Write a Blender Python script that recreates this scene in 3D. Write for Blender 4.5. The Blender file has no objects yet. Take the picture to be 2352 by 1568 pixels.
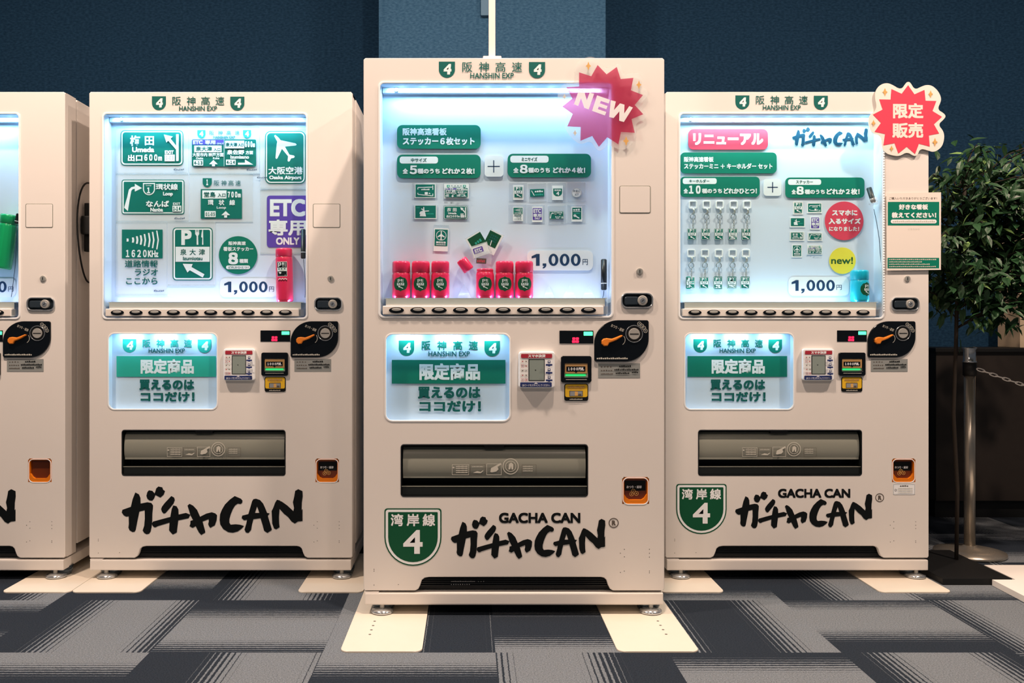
import bpy, bmesh, math, random
from mathutils import Vector, Matrix
random.seed(7)
S = bpy.context.scene
C = S.collection
PI = math.pi
# ------------------------------------------------------------------ camera, world, lights, exposure
F, CX, CY, H = 2060.0, 1078.0, 755.0, 0.935          # focal length and principal point in pixels, eye height in metres
DC, DB = F / 704.0, F / 616.0                        # depth of the middle machine's front and of the back row's fronts
cam = bpy.data.cameras.new('camera')
cam.sensor_width = 36.0
cam.lens = 36.0 * F / 2352.0
cam.shift_x = (1176.0 - CX) / 2352.0
cam.shift_y = -(784.0 - CY) / 2352.0
cam.clip_start = 0.05
co = bpy.data.objects.new('camera', cam)
C.objects.link(co)
co.location = (0, 0, H)
co.rotation_euler = (PI / 2, 0, 0)
S.camera = co
S.view_settings.view_transform = 'Standard'
S.view_settings.look = 'None'
S.view_settings.gamma = 1.0
S.view_settings.use_curve_mapping = False
S.view_settings.exposure = 0.0
w = bpy.data.worlds.new('world')
w.use_nodes = True
w.node_tree.nodes['Background'].inputs[0].default_value = (0.62, 0.70, 0.80, 1)
w.node_tree.nodes['Background'].inputs[1].default_value = 0.10
S.world = w
try:
    S.cycles.use_denoising = True
    S.cycles.sample_clamp_indirect = 4.0
    S.cycles.transparent_max_bounces = 16
except Exception:
    pass


def lamp(name, loc, size, power, col, rot=(0, 0, 0), size_y=None):
    l = bpy.data.lights.new(name, 'AREA')
    l.energy = power
    l.color = col
    if size_y is None:
        l.shape = 'DISK'
        l.size = size
    else:
        l.shape = 'RECTANGLE'
        l.size = size
        l.size_y = size_y
    o = bpy.data.objects.new(name, l)
    C.objects.link(o)
    o.location = loc
    o.rotation_euler = rot
    return o


WARM = (1.0, 0.77, 0.62)
for x, p in ((-1.75, 104), (0.4, 72), (2.5, 102)):        # the ceiling downlights in front of the machines
    lamp('downlight_and_fill', (x, 2.2, 3.55), 0.14, p, WARM)
for x, p in ((-1.4, 40), (1.2, 40)):                   # unseen fill lights added behind the camera to brighten the middle machine's front
    lamp('downlight_and_fill', (x, -0.7, 3.55), 0.3, p, WARM)


# ------------------------------------------------------------------ materials
def lin(h):
    h = h.lstrip('#')
    v = [int(h[i:i + 2], 16) / 255 for i in (0, 2, 4)]
    return tuple(a / 12.92 if a <= .04045 else ((a + .055) / 1.055) ** 2.4 for a in v) + (1.0,)


MAT = {}


def mat(name, col, rough=0.5, metal=0.0, spec=0.4, emit=0.0, noise=0.0, nscale=60.0, bump=0.0, coat=0.0, trans=0.0):
    m = bpy.data.materials.new(name)
    m.use_nodes = True
    nt = m.node_tree
    b = nt.nodes['Principled BSDF']
    c = lin(col) if isinstance(col, str) else tuple(col) + (1.0,)
    b.inputs['Base Color'].default_value = c
    b.inputs['Roughness'].default_value = rough
    b.inputs['Metallic'].default_value = metal
    b.inputs['Specular IOR Level'].default_value = spec
    b.inputs['Coat Weight'].default_value = coat
    if trans:
        b.inputs['Transmission Weight'].default_value = trans
    if emit:
        b.inputs['Emission Color'].default_value = c
        b.inputs['Emission Strength'].default_value = emit
    if noise or bump:
        tc = nt.nodes.new('ShaderNodeTexCoord')
        n = nt.nodes.new('ShaderNodeTexNoise')
        n.inputs['Scale'].default_value = nscale
        n.inputs['Detail'].default_value = 4
        nt.links.new(tc.outputs['Object'], n.inputs['Vector'])
        if noise:
            mx = nt.nodes.new('ShaderNodeMix')
            mx.data_type = 'RGBA'
            mx.blend_type = 'MIX'
            mx.inputs[6].default_value = tuple(max(0, v * (1 - noise)) for v in c[:3]) + (1,)
            mx.inputs[7].default_value = tuple(min(1, v * (1 + noise)) for v in c[:3]) + (1,)
            nt.links.new(n.outputs['Fac'], mx.inputs[0])
            nt.links.new(mx.outputs[2], b.inputs['Base Color'])
        if bump:
            bp = nt.nodes.new('ShaderNodeBump')
            bp.inputs['Strength'].default_value = bump
            bp.inputs['Distance'].default_value = 0.003
            nt.links.new(n.outputs['Fac'], bp.inputs['Height'])
            nt.links.new(bp.outputs['Normal'], b.inputs['Normal'])
    MAT[name] = m
    return m


def sheer(name, col, gloss=0.04, rough=0.05, diffuse=0.0, dcol=None, translucent=0.0, tcol=None):
    """thin clear or tinted sheet: transparent + a little gloss, optionally part diffuse / translucent"""
    m = bpy.data.materials.new(name)
    m.use_nodes = True
    nt = m.node_tree
    nt.nodes.remove(nt.nodes['Principled BSDF'])
    out = nt.nodes['Material Output']
    tr = nt.nodes.new('ShaderNodeBsdfTransparent')
    tr.inputs[0].default_value = lin(col)
    cur = tr.outputs[0]

    def over(node, fac):
        nonlocal cur
        mx = nt.nodes.new('ShaderNodeMixShader')
        mx.inputs[0].default_value = fac
        nt.links.new(cur, mx.inputs[1])
        nt.links.new(node.outputs[0], mx.inputs[2])
        cur = mx.outputs[0]
    if translucent:
        t = nt.nodes.new('ShaderNodeBsdfTranslucent')
        t.inputs[0].default_value = lin(tcol or dcol or col)
        over(t, translucent)
    if diffuse:
        d = nt.nodes.new('ShaderNodeBsdfDiffuse')
        d.inputs[0].default_value = lin(dcol or col)
        over(d, diffuse)
    if gloss:
        g = nt.nodes.new('ShaderNodeBsdfGlossy')
        g.inputs[1].default_value = rough
        over(g, gloss)
    nt.links.new(cur, out.inputs[0])
    MAT[name] = m
    return m


mat('paint', '#e6e0da', 0.42, noise=0.015, nscale=9, spec=0.35)
mat('paint_grey', '#cfc9c4', 0.45)
mat('dark_plastic', '#15191d', 0.35)
mat('black', '#07090b', 0.5)
mat('gloss_black', '#0a0e13', 0.14, spec=0.5)
mat('chrome', '#c9ced2', 0.16, metal=0.8)
mat('dark_chrome', '#46525c', 0.16, metal=0.6)
mat('steel', '#b4b2ac', 0.4, metal=0.35)
mat('pole_steel', '#b5ada0', 0.27, metal=0.75)
mat('panel_white', '#dbe6f6', 0.6, spec=0.2)
mat('rail_white', '#e9e2da', 0.35)
mat('slot_grey', '#8a8b80', 0.3, spec=0.5)
mat('slot_dark', '#1a1e1e', 0.35)
mat('orange', '#e07a14', 0.35)
mat('orange_dark', '#7d3a14', 0.4)
mat('lever_orange', '#e8842c', 0.3)
mat('cream', '#ddd3c3', 0.5, noise=0.02, nscale=20)
mat('led_white', (0.80, 0.96, 1.0), emit=7.0)
mat('led_green', (0.08, 1.0, 0.38), emit=1.7)
mat('led_green_strip', (0.02, 0.9, 0.22), emit=0.8)
mat('led_red', (1.0, 0.02, 0.09), emit=1.0)
mat('screen_grey', '#8a9690', 0.25)
mat('label_grey', '#8f9391', 0.45)
mat('p_green', '#0c7a63', 0.4, spec=0.3)
mat('p_teal', '#12635c', 0.4, spec=0.3)
mat('p_sign', '#0a7264', 0.35, spec=0.4)
mat('p_deep', '#0b5133', 0.45, spec=0.3)
mat('p_mint', '#2fae97', 0.4)
mat('p_white', '#f2f4f5', 0.45, spec=0.3)
mat('p_black', '#0b0f11', 0.5, spec=0.2)
mat('p_navy', '#1b3a5c', 0.45)
mat('p_grey', '#8d9194', 0.5)
mat('p_brown', '#5a5048', 0.5)
mat('p_purple', '#6248ad', 0.4)
mat('p_red', '#e2455c', 0.4)
mat('p_darkred', '#a82d3c', 0.4)
mat('p_blue', '#27356b', 0.4)
mat('p_yellow', '#e8b92c', 0.4)
mat('p_lemon', '#f2e24a', 0.4)
mat('p_gold', '#d9a860', 0.4)
mat('p_tan', '#b08a5a', 0.4)
mat('p_text_green', '#1f5d2c', 0.5)
mat('p_logo_teal', '#123f58', 0.4)
mat('p_ghost', '#c9c6ba', 0.5)
mat('bottle_red', '#f22c5a', 0.25, spec=0.5, coat=0.3)
mat('bottle_cyan', '#10bfe0', 0.25, spec=0.5, coat=0.3)
mat('bottle_green', '#12a766', 0.25, spec=0.5, coat=0.3)
mat('rubber', '#0d0f10', 0.6)
mat('trunk', '#241c14', 0.8, noise=0.3, nscale=40)
mat('leaf', '#26482a', 0.45, noise=0.4, nscale=12)
mat('leaf_pale', '#789a58', 0.5, noise=0.2, nscale=12)
mat('counter_brown', '#29231f', 0.55, noise=0.15, nscale=30)
mat('beige', '#cdb89c', 0.6)
mat('board_white', '#ece6df', 0.6)
mat('paper', '#ece2d8', 0.6)
mat('duct_white', '#efe6df', 0.45)
mat('conduit_blue', '#5a7f9c', 0.6)
mat('plate_black', '#0c0d0e', 0.55)
sheer('pane', '#f6fbfb', gloss=0.035, rough=0.03)
sheer('bag', '#fdfeff', gloss=0.05, rough=0.18, diffuse=0.35, dcol='#ffffff')
sheer('clear_bag', '#fbfdff', gloss=0.06, rough=0.15, diffuse=0.15, dcol='#ffffff')
sheer('clear_acrylic', '#f0f4f4', gloss=0.05, rough=0.15, diffuse=0.10, dcol='#ffffff')
sheer('smoke_flap', '#6d6f66', gloss=0.12, rough=0.2, diffuse=0.45, dcol='#7b7a6d')
sheer('acrylic_sheet', '#fcfeff', gloss=0.03, rough=0.25, diffuse=0.14, dcol='#f4f0ea')
sheer('star_red', '#fa93a6', gloss=0.02, rough=0.3, diffuse=0.42, dcol='#a83a5c', translucent=0.2, tcol='#f06aa8')
sheer('star_letter', '#ffffff', gloss=0.02, rough=0.3, diffuse=0.85, dcol='#f4f6f6', translucent=0.3, tcol='#ffffff')
sheer('card', '#fbfdff', gloss=0.03, rough=0.3, diffuse=0.75, dcol='#ffffff')
sheer('dim_glass', '#42524e', gloss=0.2, rough=0.1, diffuse=0.1, dcol='#5a6a66')
sheer('tea_flap', '#a85428', gloss=0.06, rough=0.15, diffuse=0.5, dcol='#8a4018')


def wall_material():
    m = bpy.data.materials.new('wall_blue')
    m.use_nodes = True
    nt = m.node_tree
    b = nt.nodes['Principled BSDF']
    tc = nt.nodes.new('ShaderNodeTexCoord')
    n = nt.nodes.new('ShaderNodeTexNoise')
    n.inputs['Scale'].default_value = 120
    n.inputs['Detail'].default_value = 6
    mp = nt.nodes.new('ShaderNodeMapping')
    mp.inputs['Scale'].default_value = (0.5, 1, 1)
    nt.links.new(tc.outputs['Object'], mp.inputs[0])
    nt.links.new(mp.outputs[0], n.inputs['Vector'])
    r = nt.nodes.new('ShaderNodeValToRGB')
    r.color_ramp.elements[0].position = 0.35
    r.color_ramp.elements[0].color = (0.0065, 0.027, 0.060, 1)
    r.color_ramp.elements[1].position = 0.7
    r.color_ramp.elements[1].color = (0.016, 0.052, 0.105, 1)
    nt.links.new(n.outputs['Fac'], r.inputs[0])
    nt.links.new(r.outputs[0], b.inputs['Base Color'])
    b.inputs['Roughness'].default_value = 0.85
    b.inputs['Specular IOR Level'].default_value = 0.1
    MAT['wall_blue'] = m
    m2 = m.copy()
    m2.name = 'column_blue'
    r2 = [x for x in m2.node_tree.nodes if x.type == 'VALTORGB'][0]
    r2.color_ramp.elements[0].color = (0.030, 0.092, 0.175, 1)
    r2.color_ramp.elements[1].color = (0.062, 0.150, 0.260, 1)
    MAT['column_blue'] = m2


wall_material()


def carpet_material():
    m = bpy.data.materials.new('carpet_tiles')
    m.use_nodes = True
    nt = m.node_tree
    N, L = nt.nodes, nt.links
    b = N['Principled BSDF']
    b.inputs['Roughness'].default_value = 0.95
    b.inputs['Specular IOR Level'].default_value = 0.05
    geo = N.new('ShaderNodeNewGeometry')
    sep = N.new('ShaderNodeSeparateXYZ')
    L.new(geo.outputs['Position'], sep.inputs[0])

    def mth(op, a, bb=None, c=None):
        n = N.new('ShaderNodeMath')
        n.operation = op
        for i, v in enumerate((a, bb, c)):
            if v is None:
                continue
            if isinstance(v, (int, float)):
                n.inputs[i].default_value = v
            else:
                L.new(v, n.inputs[i])
        return n.outputs[0]
    X = mth('DIVIDE', mth('SUBTRACT', sep.outputs[0], 0.0755), 0.5)
    Y = mth('DIVIDE', mth('SUBTRACT', sep.outputs[1], 2.592), 0.5)
    ix, iy = mth('FLOOR', X), mth('FLOOR', Y)
    fx, fy = mth('FRACT', X), mth('FRACT', Y)
    par = mth('FLOORED_MODULO', mth('ADD', ix, iy), 2.0)     # 0: stripes run sideways, 1: stripes run away from the eye
    # a little wander of the stripe edge, as woven yarn
    wob = N.new('ShaderNodeTexNoise')
    wob.inputs['Scale'].default_value = 90
    wob.inputs['Detail'].default_value = 2
    L.new(geo.outputs['Position'], wob.inputs['Vector'])
    t0 = mth('ADD', mth('MULTIPLY', fy, mth('SUBTRACT', 1.0, par)), mth('MULTIPLY', fx, par))
    t = mth('ADD', t0, mth('MULTIPLY', mth('SUBTRACT', wob.outputs['Fac'], 0.5), 0.012))
    at_ = N.new('ShaderNodeAttribute')
    at_.attribute_name = 'tile_phase'                        # where each tile's light-to-dark run begins
    ph = at_.outputs['Fac']
    g = mth('MULTIPLY_ADD', mth('SINE', mth('MULTIPLY', mth('ADD', mth('MULTIPLY', t, 0.85), ph), 2 * PI)), 0.85, 0.5)
    st = mth('FRACT', mth('MULTIPLY', t, 30.0))
    tri = mth('ABSOLUTE', mth('SUBTRACT', mth('MULTIPLY', st, 2.0), 1.0))
    msk = N.new('ShaderNodeMapRange')
    msk.interpolation_type = 'SMOOTHSTEP'
    L.new(mth('SUBTRACT', g, tri), msk.inputs['Value'])
    msk.inputs['From Min'].default_value = -0.12
    msk.inputs['From Max'].default_value = 0.12
    sp = N.new('ShaderNodeTexNoise')
    sp.inputs['Scale'].default_value = 240
    sp.inputs['Detail'].default_value = 4
    sp.inputs['Roughness'].default_value = 0.75
    L.new(geo.outputs['Position'], sp.inputs['Vector'])
    dk = N.new('ShaderNodeMix')
    dk.data_type = 'RGBA'
    dk.inputs[6].default_value = (0.009, 0.014, 0.021, 1)
    dk.inputs[7].default_value = (0.034, 0.042, 0.056, 1)
    spr = N.new('ShaderNodeMapRange')
    spr.inputs['From Min'].default_value = 0.30
    spr.inputs['From Max'].default_value = 0.70
    L.new(sp.outputs['Fac'], spr.inputs['Value'])
    L.new(spr.outputs[0], dk.inputs[0])
    lt = N.new('ShaderNodeMix')
    lt.data_type = 'RGBA'
    lt.inputs[6].default_value = (0.065, 0.073, 0.082, 1)
    lt.inputs[7].default_value = (0.25, 0.275, 0.30, 1)
    L.new(spr.outputs[0], lt.inputs[0])
    mx = N.new('ShaderNodeMix')
    mx.data_type = 'RGBA'
    L.new(msk.outputs[0], mx.inputs[0])
    L.new(dk.outputs[2], mx.inputs[6])
    L.new(lt.outputs[2], mx.inputs[7])
    L.new(mx.outputs[2], b.inputs['Base Color'])
    bp = N.new('ShaderNodeBump')
    bp.inputs['Strength'].default_value = 0.4
    bp.inputs['Distance'].default_value = 0.002
    L.new(sp.outputs['Fac'], bp.inputs['Height'])
    L.new(bp.outputs['Normal'], b.inputs['Normal'])
    MAT['carpet_tiles'] = m


carpet_material()


# ------------------------------------------------------------------ object helpers
def at(px, py, d):
    return Vector(((px - CX) / F * d, d, H + (CY - py) / F * d))


def tag(o, label=None, cat=None, group=None, kind=None):
    for k, v in (('label', label), ('category', cat), ('group', group), ('kind', kind)):
        if v:
            o[k] = v
    return o


def empty(name, loc=(0, 0, 0), rot=(0, 0, 0)):
    o = bpy.data.objects.new(name, None)
    C.objects.link(o)
    o.location = loc
    o.rotation_euler = rot
    o.empty_display_size = 0.05
    return o


def children(o):
    return [c for c in C.objects if c.parent == o]


def copy_tree(o, parent=None):
    c = o.copy()
    C.objects.link(c)
    c.parent = parent
    for ch in children(o):
        copy_tree(ch, c)
    return c


class MB:
    """collects shapes into one mesh; materials by name"""

    def __init__(s):
        s.bm = bmesh.new()
        s.mats = []

    def mi(s, m):
        if m not in s.mats:
            s.mats.append(m)
        return s.mats.index(m)

    def face(s, vs, m, smooth=False):
        f = s.bm.faces.new([s.bm.verts.new(v) for v in vs])
        f.material_index = s.mi(m)
        f.smooth = smooth
        return f

    def box(s, x0, x1, y0, y1, z0, z1, m, bev=0.0, seg=2, rot=None):
        r = bmesh.ops.create_cube(s.bm, size=1)
        vs = r['verts']
        bmesh.ops.scale(s.bm, verts=vs, vec=(abs(x1 - x0), abs(y1 - y0), abs(z1 - z0)))
        fs = {f for v in vs for f in v.link_faces}
        for f in fs:
            f.material_index = s.mi(m)
        cen = Vector(((x0 + x1) / 2, (y0 + y1) / 2, (z0 + z1) / 2))
        if bev:
            es = list({e for v in vs for e in v.link_edges})
            rr = bmesh.ops.bevel(s.bm, geom=es, offset=bev, segments=seg, affect='EDGES', profile=0.7)
            vs = list({v for f in rr['faces'] for v in f.verts} | {v for v in vs if v.is_valid})
            for f in {f for v in vs for f in v.link_faces}:
                f.material_index = s.mi(m)
        if rot is not None:
            bmesh.ops.rotate(s.bm, verts=vs, cent=(0, 0, 0), matrix=rot)
        bmesh.ops.translate(s.bm, verts=vs, vec=cen)
        return vs

    def cyl(s, p0, p1, r0, m, r1=None, n=24, smooth=True, caps=True):
        p0, p1 = Vector(p0), Vector(p1)
        r1 = r0 if r1 is None else r1
        ax = (p1 - p0).normalized()
        q = ax.to_track_quat('Z', 'Y')
        a, bb = [], []
        for i in range(n):
            d = q @ Vector((math.cos(2 * PI * i / n), math.sin(2 * PI * i / n), 0))
            a.append(s.bm.verts.new(p0 + d * r0))
            bb.append(s.bm.verts.new(p1 + d * r1))
        k = s.mi(m)
        for i in range(n):
            j = (i + 1) % n
            f = s.bm.faces.new((a[i], a[j], bb[j], bb[i]))
            f.smooth = smooth
            f.material_index = k
        if caps:
            f = s.bm.faces.new(list(reversed(a)))
            f.material_index = k
            f = s.bm.faces.new(bb)
            f.material_index = k

    def lathe(s, prof, m, cen=(0, 0, 0), n=32, axis=None):
        """prof: list of (r, h); axis matrix optional"""
        cen = Vector(cen)
        rows = []
        k = s.mi(m)
        for r, h in prof:
            row = []
            for i in range(n):
                v = Vector((r * math.cos(2 * PI * i / n), r * math.sin(2 * PI * i / n), h))
                if axis is not None:
                    v = axis @ v
                row.append(s.bm.verts.new(cen + v))
            rows.append(row)
        for a, b in zip(rows, rows[1:]):
            for i in range(n):
                j = (i + 1) % n
                f = s.bm.faces.new((a[i], a[j], b[j], b[i]))
                f.smooth = True
                f.material_index = k
        f = s.bm.faces.new(list(reversed(rows[0])))
        f.material_index = k
        f = s.bm.faces.new(rows[-1])
        f.material_index = k

    def tube(s, pts, r, m, n=8, closed=False):
        pts = [Vector(p) for p in pts]
        k = s.mi(m)
        rows = []
        up = Vector((0.12, 0.34, 0.93)).normalized()
        P = len(pts)
        for i, p in enumerate(pts):
            if closed:
                t = pts[(i + 1) % P] - pts[i - 1]
            else:
                t = pts[min(i + 1, P - 1)] - pts[max(i - 1, 0)]
            t.normalize()
            a = t.cross(up)
            if a.length < 1e-4:
                a = t.cross(Vector((1, 0, 0)))
            a.normalize()
            b = a.cross(t)
            rows.append([s.bm.verts.new(p + (a * math.cos(2 * PI * j / n) + b * math.sin(2 * PI * j / n)) * r) for j in range(n)])
        rng = range(P if closed else P - 1)
        for i in rng:
            A, B = rows[i], rows[(i + 1) % P]
            for j in range(n):
                f = s.bm.faces.new((A[j], A[(j + 1) % n], B[(j + 1) % n], B[j]))
                f.smooth = True
                f.material_index = k
        if not closed:
            for row in (rows[0], list(reversed(rows[-1]))):
                f = s.bm.faces.new(row)
                f.material_index = k

    def shape(s, outer, m, y0, t, holes=(), bev=0.0, fn=None):
        """plate cut from outlines in x,z; front face at y0, thickness t going away"""
        cu = bpy.data.curves.new('o', 'CURVE')
        cu.dimensions = '2D'
        cu.fill_mode = 'BOTH'
        cu.extrude = max(t / 2 - bev, 1e-5)
        cu.bevel_depth = bev
        cu.bevel_resolution = 1
        if bev:
            cu.offset = -bev
        for pts in [outer] + list(holes):
            sp = cu.splines.new('POLY')
            sp.points.add(len(pts) - 1)
            for q, (x, z) in zip(sp.points, pts):
                q.co = (x, z, 0, 1)
            sp.use_cyclic_u = True
        o = bpy.data.objects.new('o', cu)
        C.objects.link(o)
        me = bpy.data.meshes.new_from_object(o.evaluated_get(bpy.context.evaluated_depsgraph_get()))
        bpy.data.objects.remove(o)
        bpy.data.curves.remove(cu)
        k = s.mi(m)
        vm = [s.bm.verts.new((v.co.x, y0 + t / 2 - v.co.z, v.co.y)) for v in me.vertices]
        for p in me.polygons:
            try:
                f = s.bm.faces.new([vm[i] for i in p.vertices])
                f.material_index = k
            except ValueError:
                pass
        bpy.data.meshes.remove(me)
        return vm

    def build(s, name, parent=None, origin=(0, 0, 0), loc=None, recalc=True, weld=True):
        if weld:
            bmesh.ops.remove_doubles(s.bm, verts=s.bm.verts, dist=1e-6)
        if recalc:
            bmesh.ops.recalc_face_normals(s.bm, faces=s.bm.faces)
        o = Vector(origin)
        if o.length:
            bmesh.ops.translate(s.bm, verts=s.bm.verts, vec=-o)
        me = bpy.data.meshes.new(name)
        s.bm.to_mesh(me)
        s.bm.free()
        for m in s.mats:
            me.materials.append(MAT[m])
        ob = bpy.data.objects.new(name, me)
        C.objects.link(ob)
        if parent is not None:
            ob.parent = parent
        if loc is not None:
            ob.location = loc
        return ob


def rr(x0, z0, x1, z1, r, n=6):
    """rounded rectangle outline, counter-clockwise in x,z"""
    x0, x1 = min(x0, x1), max(x0, x1)
    z0, z1 = min(z0, z1), max(z0, z1)
    r = max(min(r, (x1 - x0) / 2 - 1e-6, (z1 - z0) / 2 - 1e-6), 1e-6)
    out = []
    for cx, cz, a0 in ((x1 - r, z0 + r, -90), (x1 - r, z1 - r, 0), (x0 + r, z1 - r, 90), (x0 + r, z0 + r, 180)):
        for i in range(n + 1):
            a = math.radians(a0 + 90 * i / n)
            out.append((cx + r * math.cos(a), cz + r * math.sin(a)))
    return out


def ell(cx, cz, rx, rz=None, n=28):
    rz = rx if rz is None else rz
    return [(cx + rx * math.cos(2 * PI * i / n), cz + rz * math.sin(2 * PI * i / n)) for i in range(n)]


# ------------------------------------------------------------------ lettering
_TC = {}


def glyphs(s):
    """outline mesh of a line of text: polygons in a unit box"""
    if s in _TC:
        return _TC[s]
    cu = bpy.data.curves.new('t', 'FONT')
    cu.body = s
    cu.size = 1.0
    cu.offset = 0.006
    cu.resolution_u = 4
    o = bpy.data.objects.new('t', cu)
    C.objects.link(o)
    me = bpy.data.meshes.new_from_object(o.evaluated_get(bpy.context.evaluated_depsgraph_get()))
    bpy.data.objects.remove(o)
    bpy.data.curves.remove(cu)
    xs = [v.co.x for v in me.vertices]
    zs = [v.co.y for v in me.vertices]
    a, b, c, d = min(xs), max(xs), min(zs), max(zs)
    w_, h_ = max(b - a, 1e-6), max(d - c, 1e-6)
    vs = [((v.co.x - a) / w_, 1 - (v.co.y - c) / h_) for v in me.vertices]
    fs = [tuple(p.vertices) for p in me.polygons]
    bpy.data.meshes.remove(me)
    _TC[s] = (vs, fs)
    return _TC[s]


class Print:
    """flat printed matter: layers of colour on the plane at depth d, drawn in photograph pixels (y down)"""

    def __init__(s, d, step=0.00025):
        s.d, s.step, s.k, s.mb = d, step, 0, MB()
        s.A = (1, 0, 0, 0, 1, 0)

    def frame(s, src, dst, rot=0.0):
        """map the source box onto the destination box (then turn it about its middle)"""
        sx, sy = (dst[2] - dst[0]) / (src[2] - src[0]), (dst[3] - dst[1]) / (src[3] - src[1])
        mx, my = (dst[0] + dst[2]) / 2, (dst[1] + dst[3]) / 2
        c, n = math.cos(math.radians(rot)), math.sin(math.radians(rot))
        ax, ay = dst[0] - src[0] * sx - mx, dst[1] - src[1] * sy - my
        s.A = (c * sx, -n * sy, c * ax - n * ay + mx, n * sx, c * sy, n * ax + c * ay + my)

    def free(s):
        s.A = (1, 0, 0, 0, 1, 0)

    def p(s, x, y, k=None):
        a = s.A
        X, Y = a[0] * x + a[1] * y + a[2], a[3] * x + a[4] * y + a[5]
        v = at(X, Y, s.d)
        v.y -= (s.k if k is None else k) * s.step
        return v

    def up(s):
        s.k += 1
        return s

    def poly(s, pts, col, up=True):
        if up:
            s.k += 1
        f = s.mb.face([s.p(*q) for q in pts], col)
        return f

    def rect(s, x0, y0, x1, y1, col, r=0.0, up=True):
        s.poly(rr(x0, y0, x1, y1, r, 5) if r else [(x0, y0), (x1, y0), (x1, y1), (x0, y1)], col, up)

    def oval(s, cx, cy, rx, ry, col, n=28, up=True):
        s.poly(ell(cx, cy, rx, ry, n), col, up)

    def ring(s, cx, cy, r, wd, col, n=28, up=True, ry=None):
        if up:
            s.k += 1
        ry = ry or r
        for i in range(n):
            a, b = 2 * PI * i / n, 2 * PI * (i + 1) / n
            s.mb.face([s.p(cx + r * math.cos(a), cy + ry * math.sin(a)), s.p(cx + r * math.cos(b), cy + ry * math.sin(b)),
                       s.p(cx + (r - wd) * math.cos(b), cy + (ry - wd) * math.sin(b)), s.p(cx + (r - wd) * math.cos(a), cy + (ry - wd) * math.sin(a))], col)

    def line(s, x0, y0, x1, y1, wd, col, up=True):
        dx, dy = x1 - x0, y1 - y0
        L = math.hypot(dx, dy) or 1
        nx, ny = -dy / L * wd / 2, dx / L * wd / 2
        s.poly([(x0 + nx, y0 + ny), (x1 + nx, y1 + ny), (x1 - nx, y1 - ny), (x0 - nx, y0 - ny)], col, up)

    def box(s, x0, y0, x1, y1, wd, col):
        s.k += 1
        for a in ((x0, y0, x1, y0 + wd), (x0, y1 - wd, x1, y1), (x0, y0, x0 + wd, y1), (x1 - wd, y0, x1, y1)):
            s.rect(*a, col, up=False)

    def text(s, t, b, col, bold=0.0, up=True, slant=0.0):
        """t fitted into the box b; bold = stroke gain as a share of the text height"""
        if up:
            s.k += 1
        vs, fs = glyphs(t)
        x0, y0, x1, y1 = b
        g = bold * (y1 - y0)
        x0, y0, x1, y1 = x0 + g, y0 + g, x1 - g, y1 - g
        sh = [(0, 0)] if not bold else [(g * i, g * j) for i, j in ((-1, -1), (1, -1), (1, 1), (-1, 1), (0, 0))]
        m = s.mb.mi(col)
        for n_, (dx, dy) in enumerate(sh):
            vv = [s.mb.bm.verts.new(s.p(x0 + u * (x1 - x0) + dx + slant * (1 - v) * (y1 - y0), y0 + v * (y1 - y0) + dy, s.k + n_ * .12)) for u, v in vs]
            for f in fs:
                try:
                    q = s.mb.bm.faces.new([vv[i] for i in f])
                    q.material_index = m
                except ValueError:
                    pass

    def marks(s, x0, y0, x1, y1, col, n=8, fill=0.75):
        """a line of print too small to read in the photograph"""
        s.k += 1
        st = (x1 - x0) / n
        for i in range(n):
            a = x0 + i * st
            hh = (y1 - y0) * (0.72 + 0.28 * ((i * 7) % 3) / 2)
            s.rect(a, y1 - hh, a + st * fill, y1, col, up=False)

    def slab(s, pts, col, t=0.001):
        """a sheet with thickness t, front face at the current layer"""
        s.k += 1
        a = [s.p(*q) for q in pts]
        b = [v + Vector((0, t, 0)) for v in a]
        s.mb.face(a, col)
        s.mb.face(list(reversed(b)), col)
        for i in range(len(a)):
            j = (i + 1) % len(a)
            s.mb.face([a[i], b[i], b[j], a[j]], col)

    def build(s, name, parent=None, origin=(0, 0, 0), loc=None):
        return s.mb.build(name, parent, origin, loc, recalc=False, weld=False)


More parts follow.
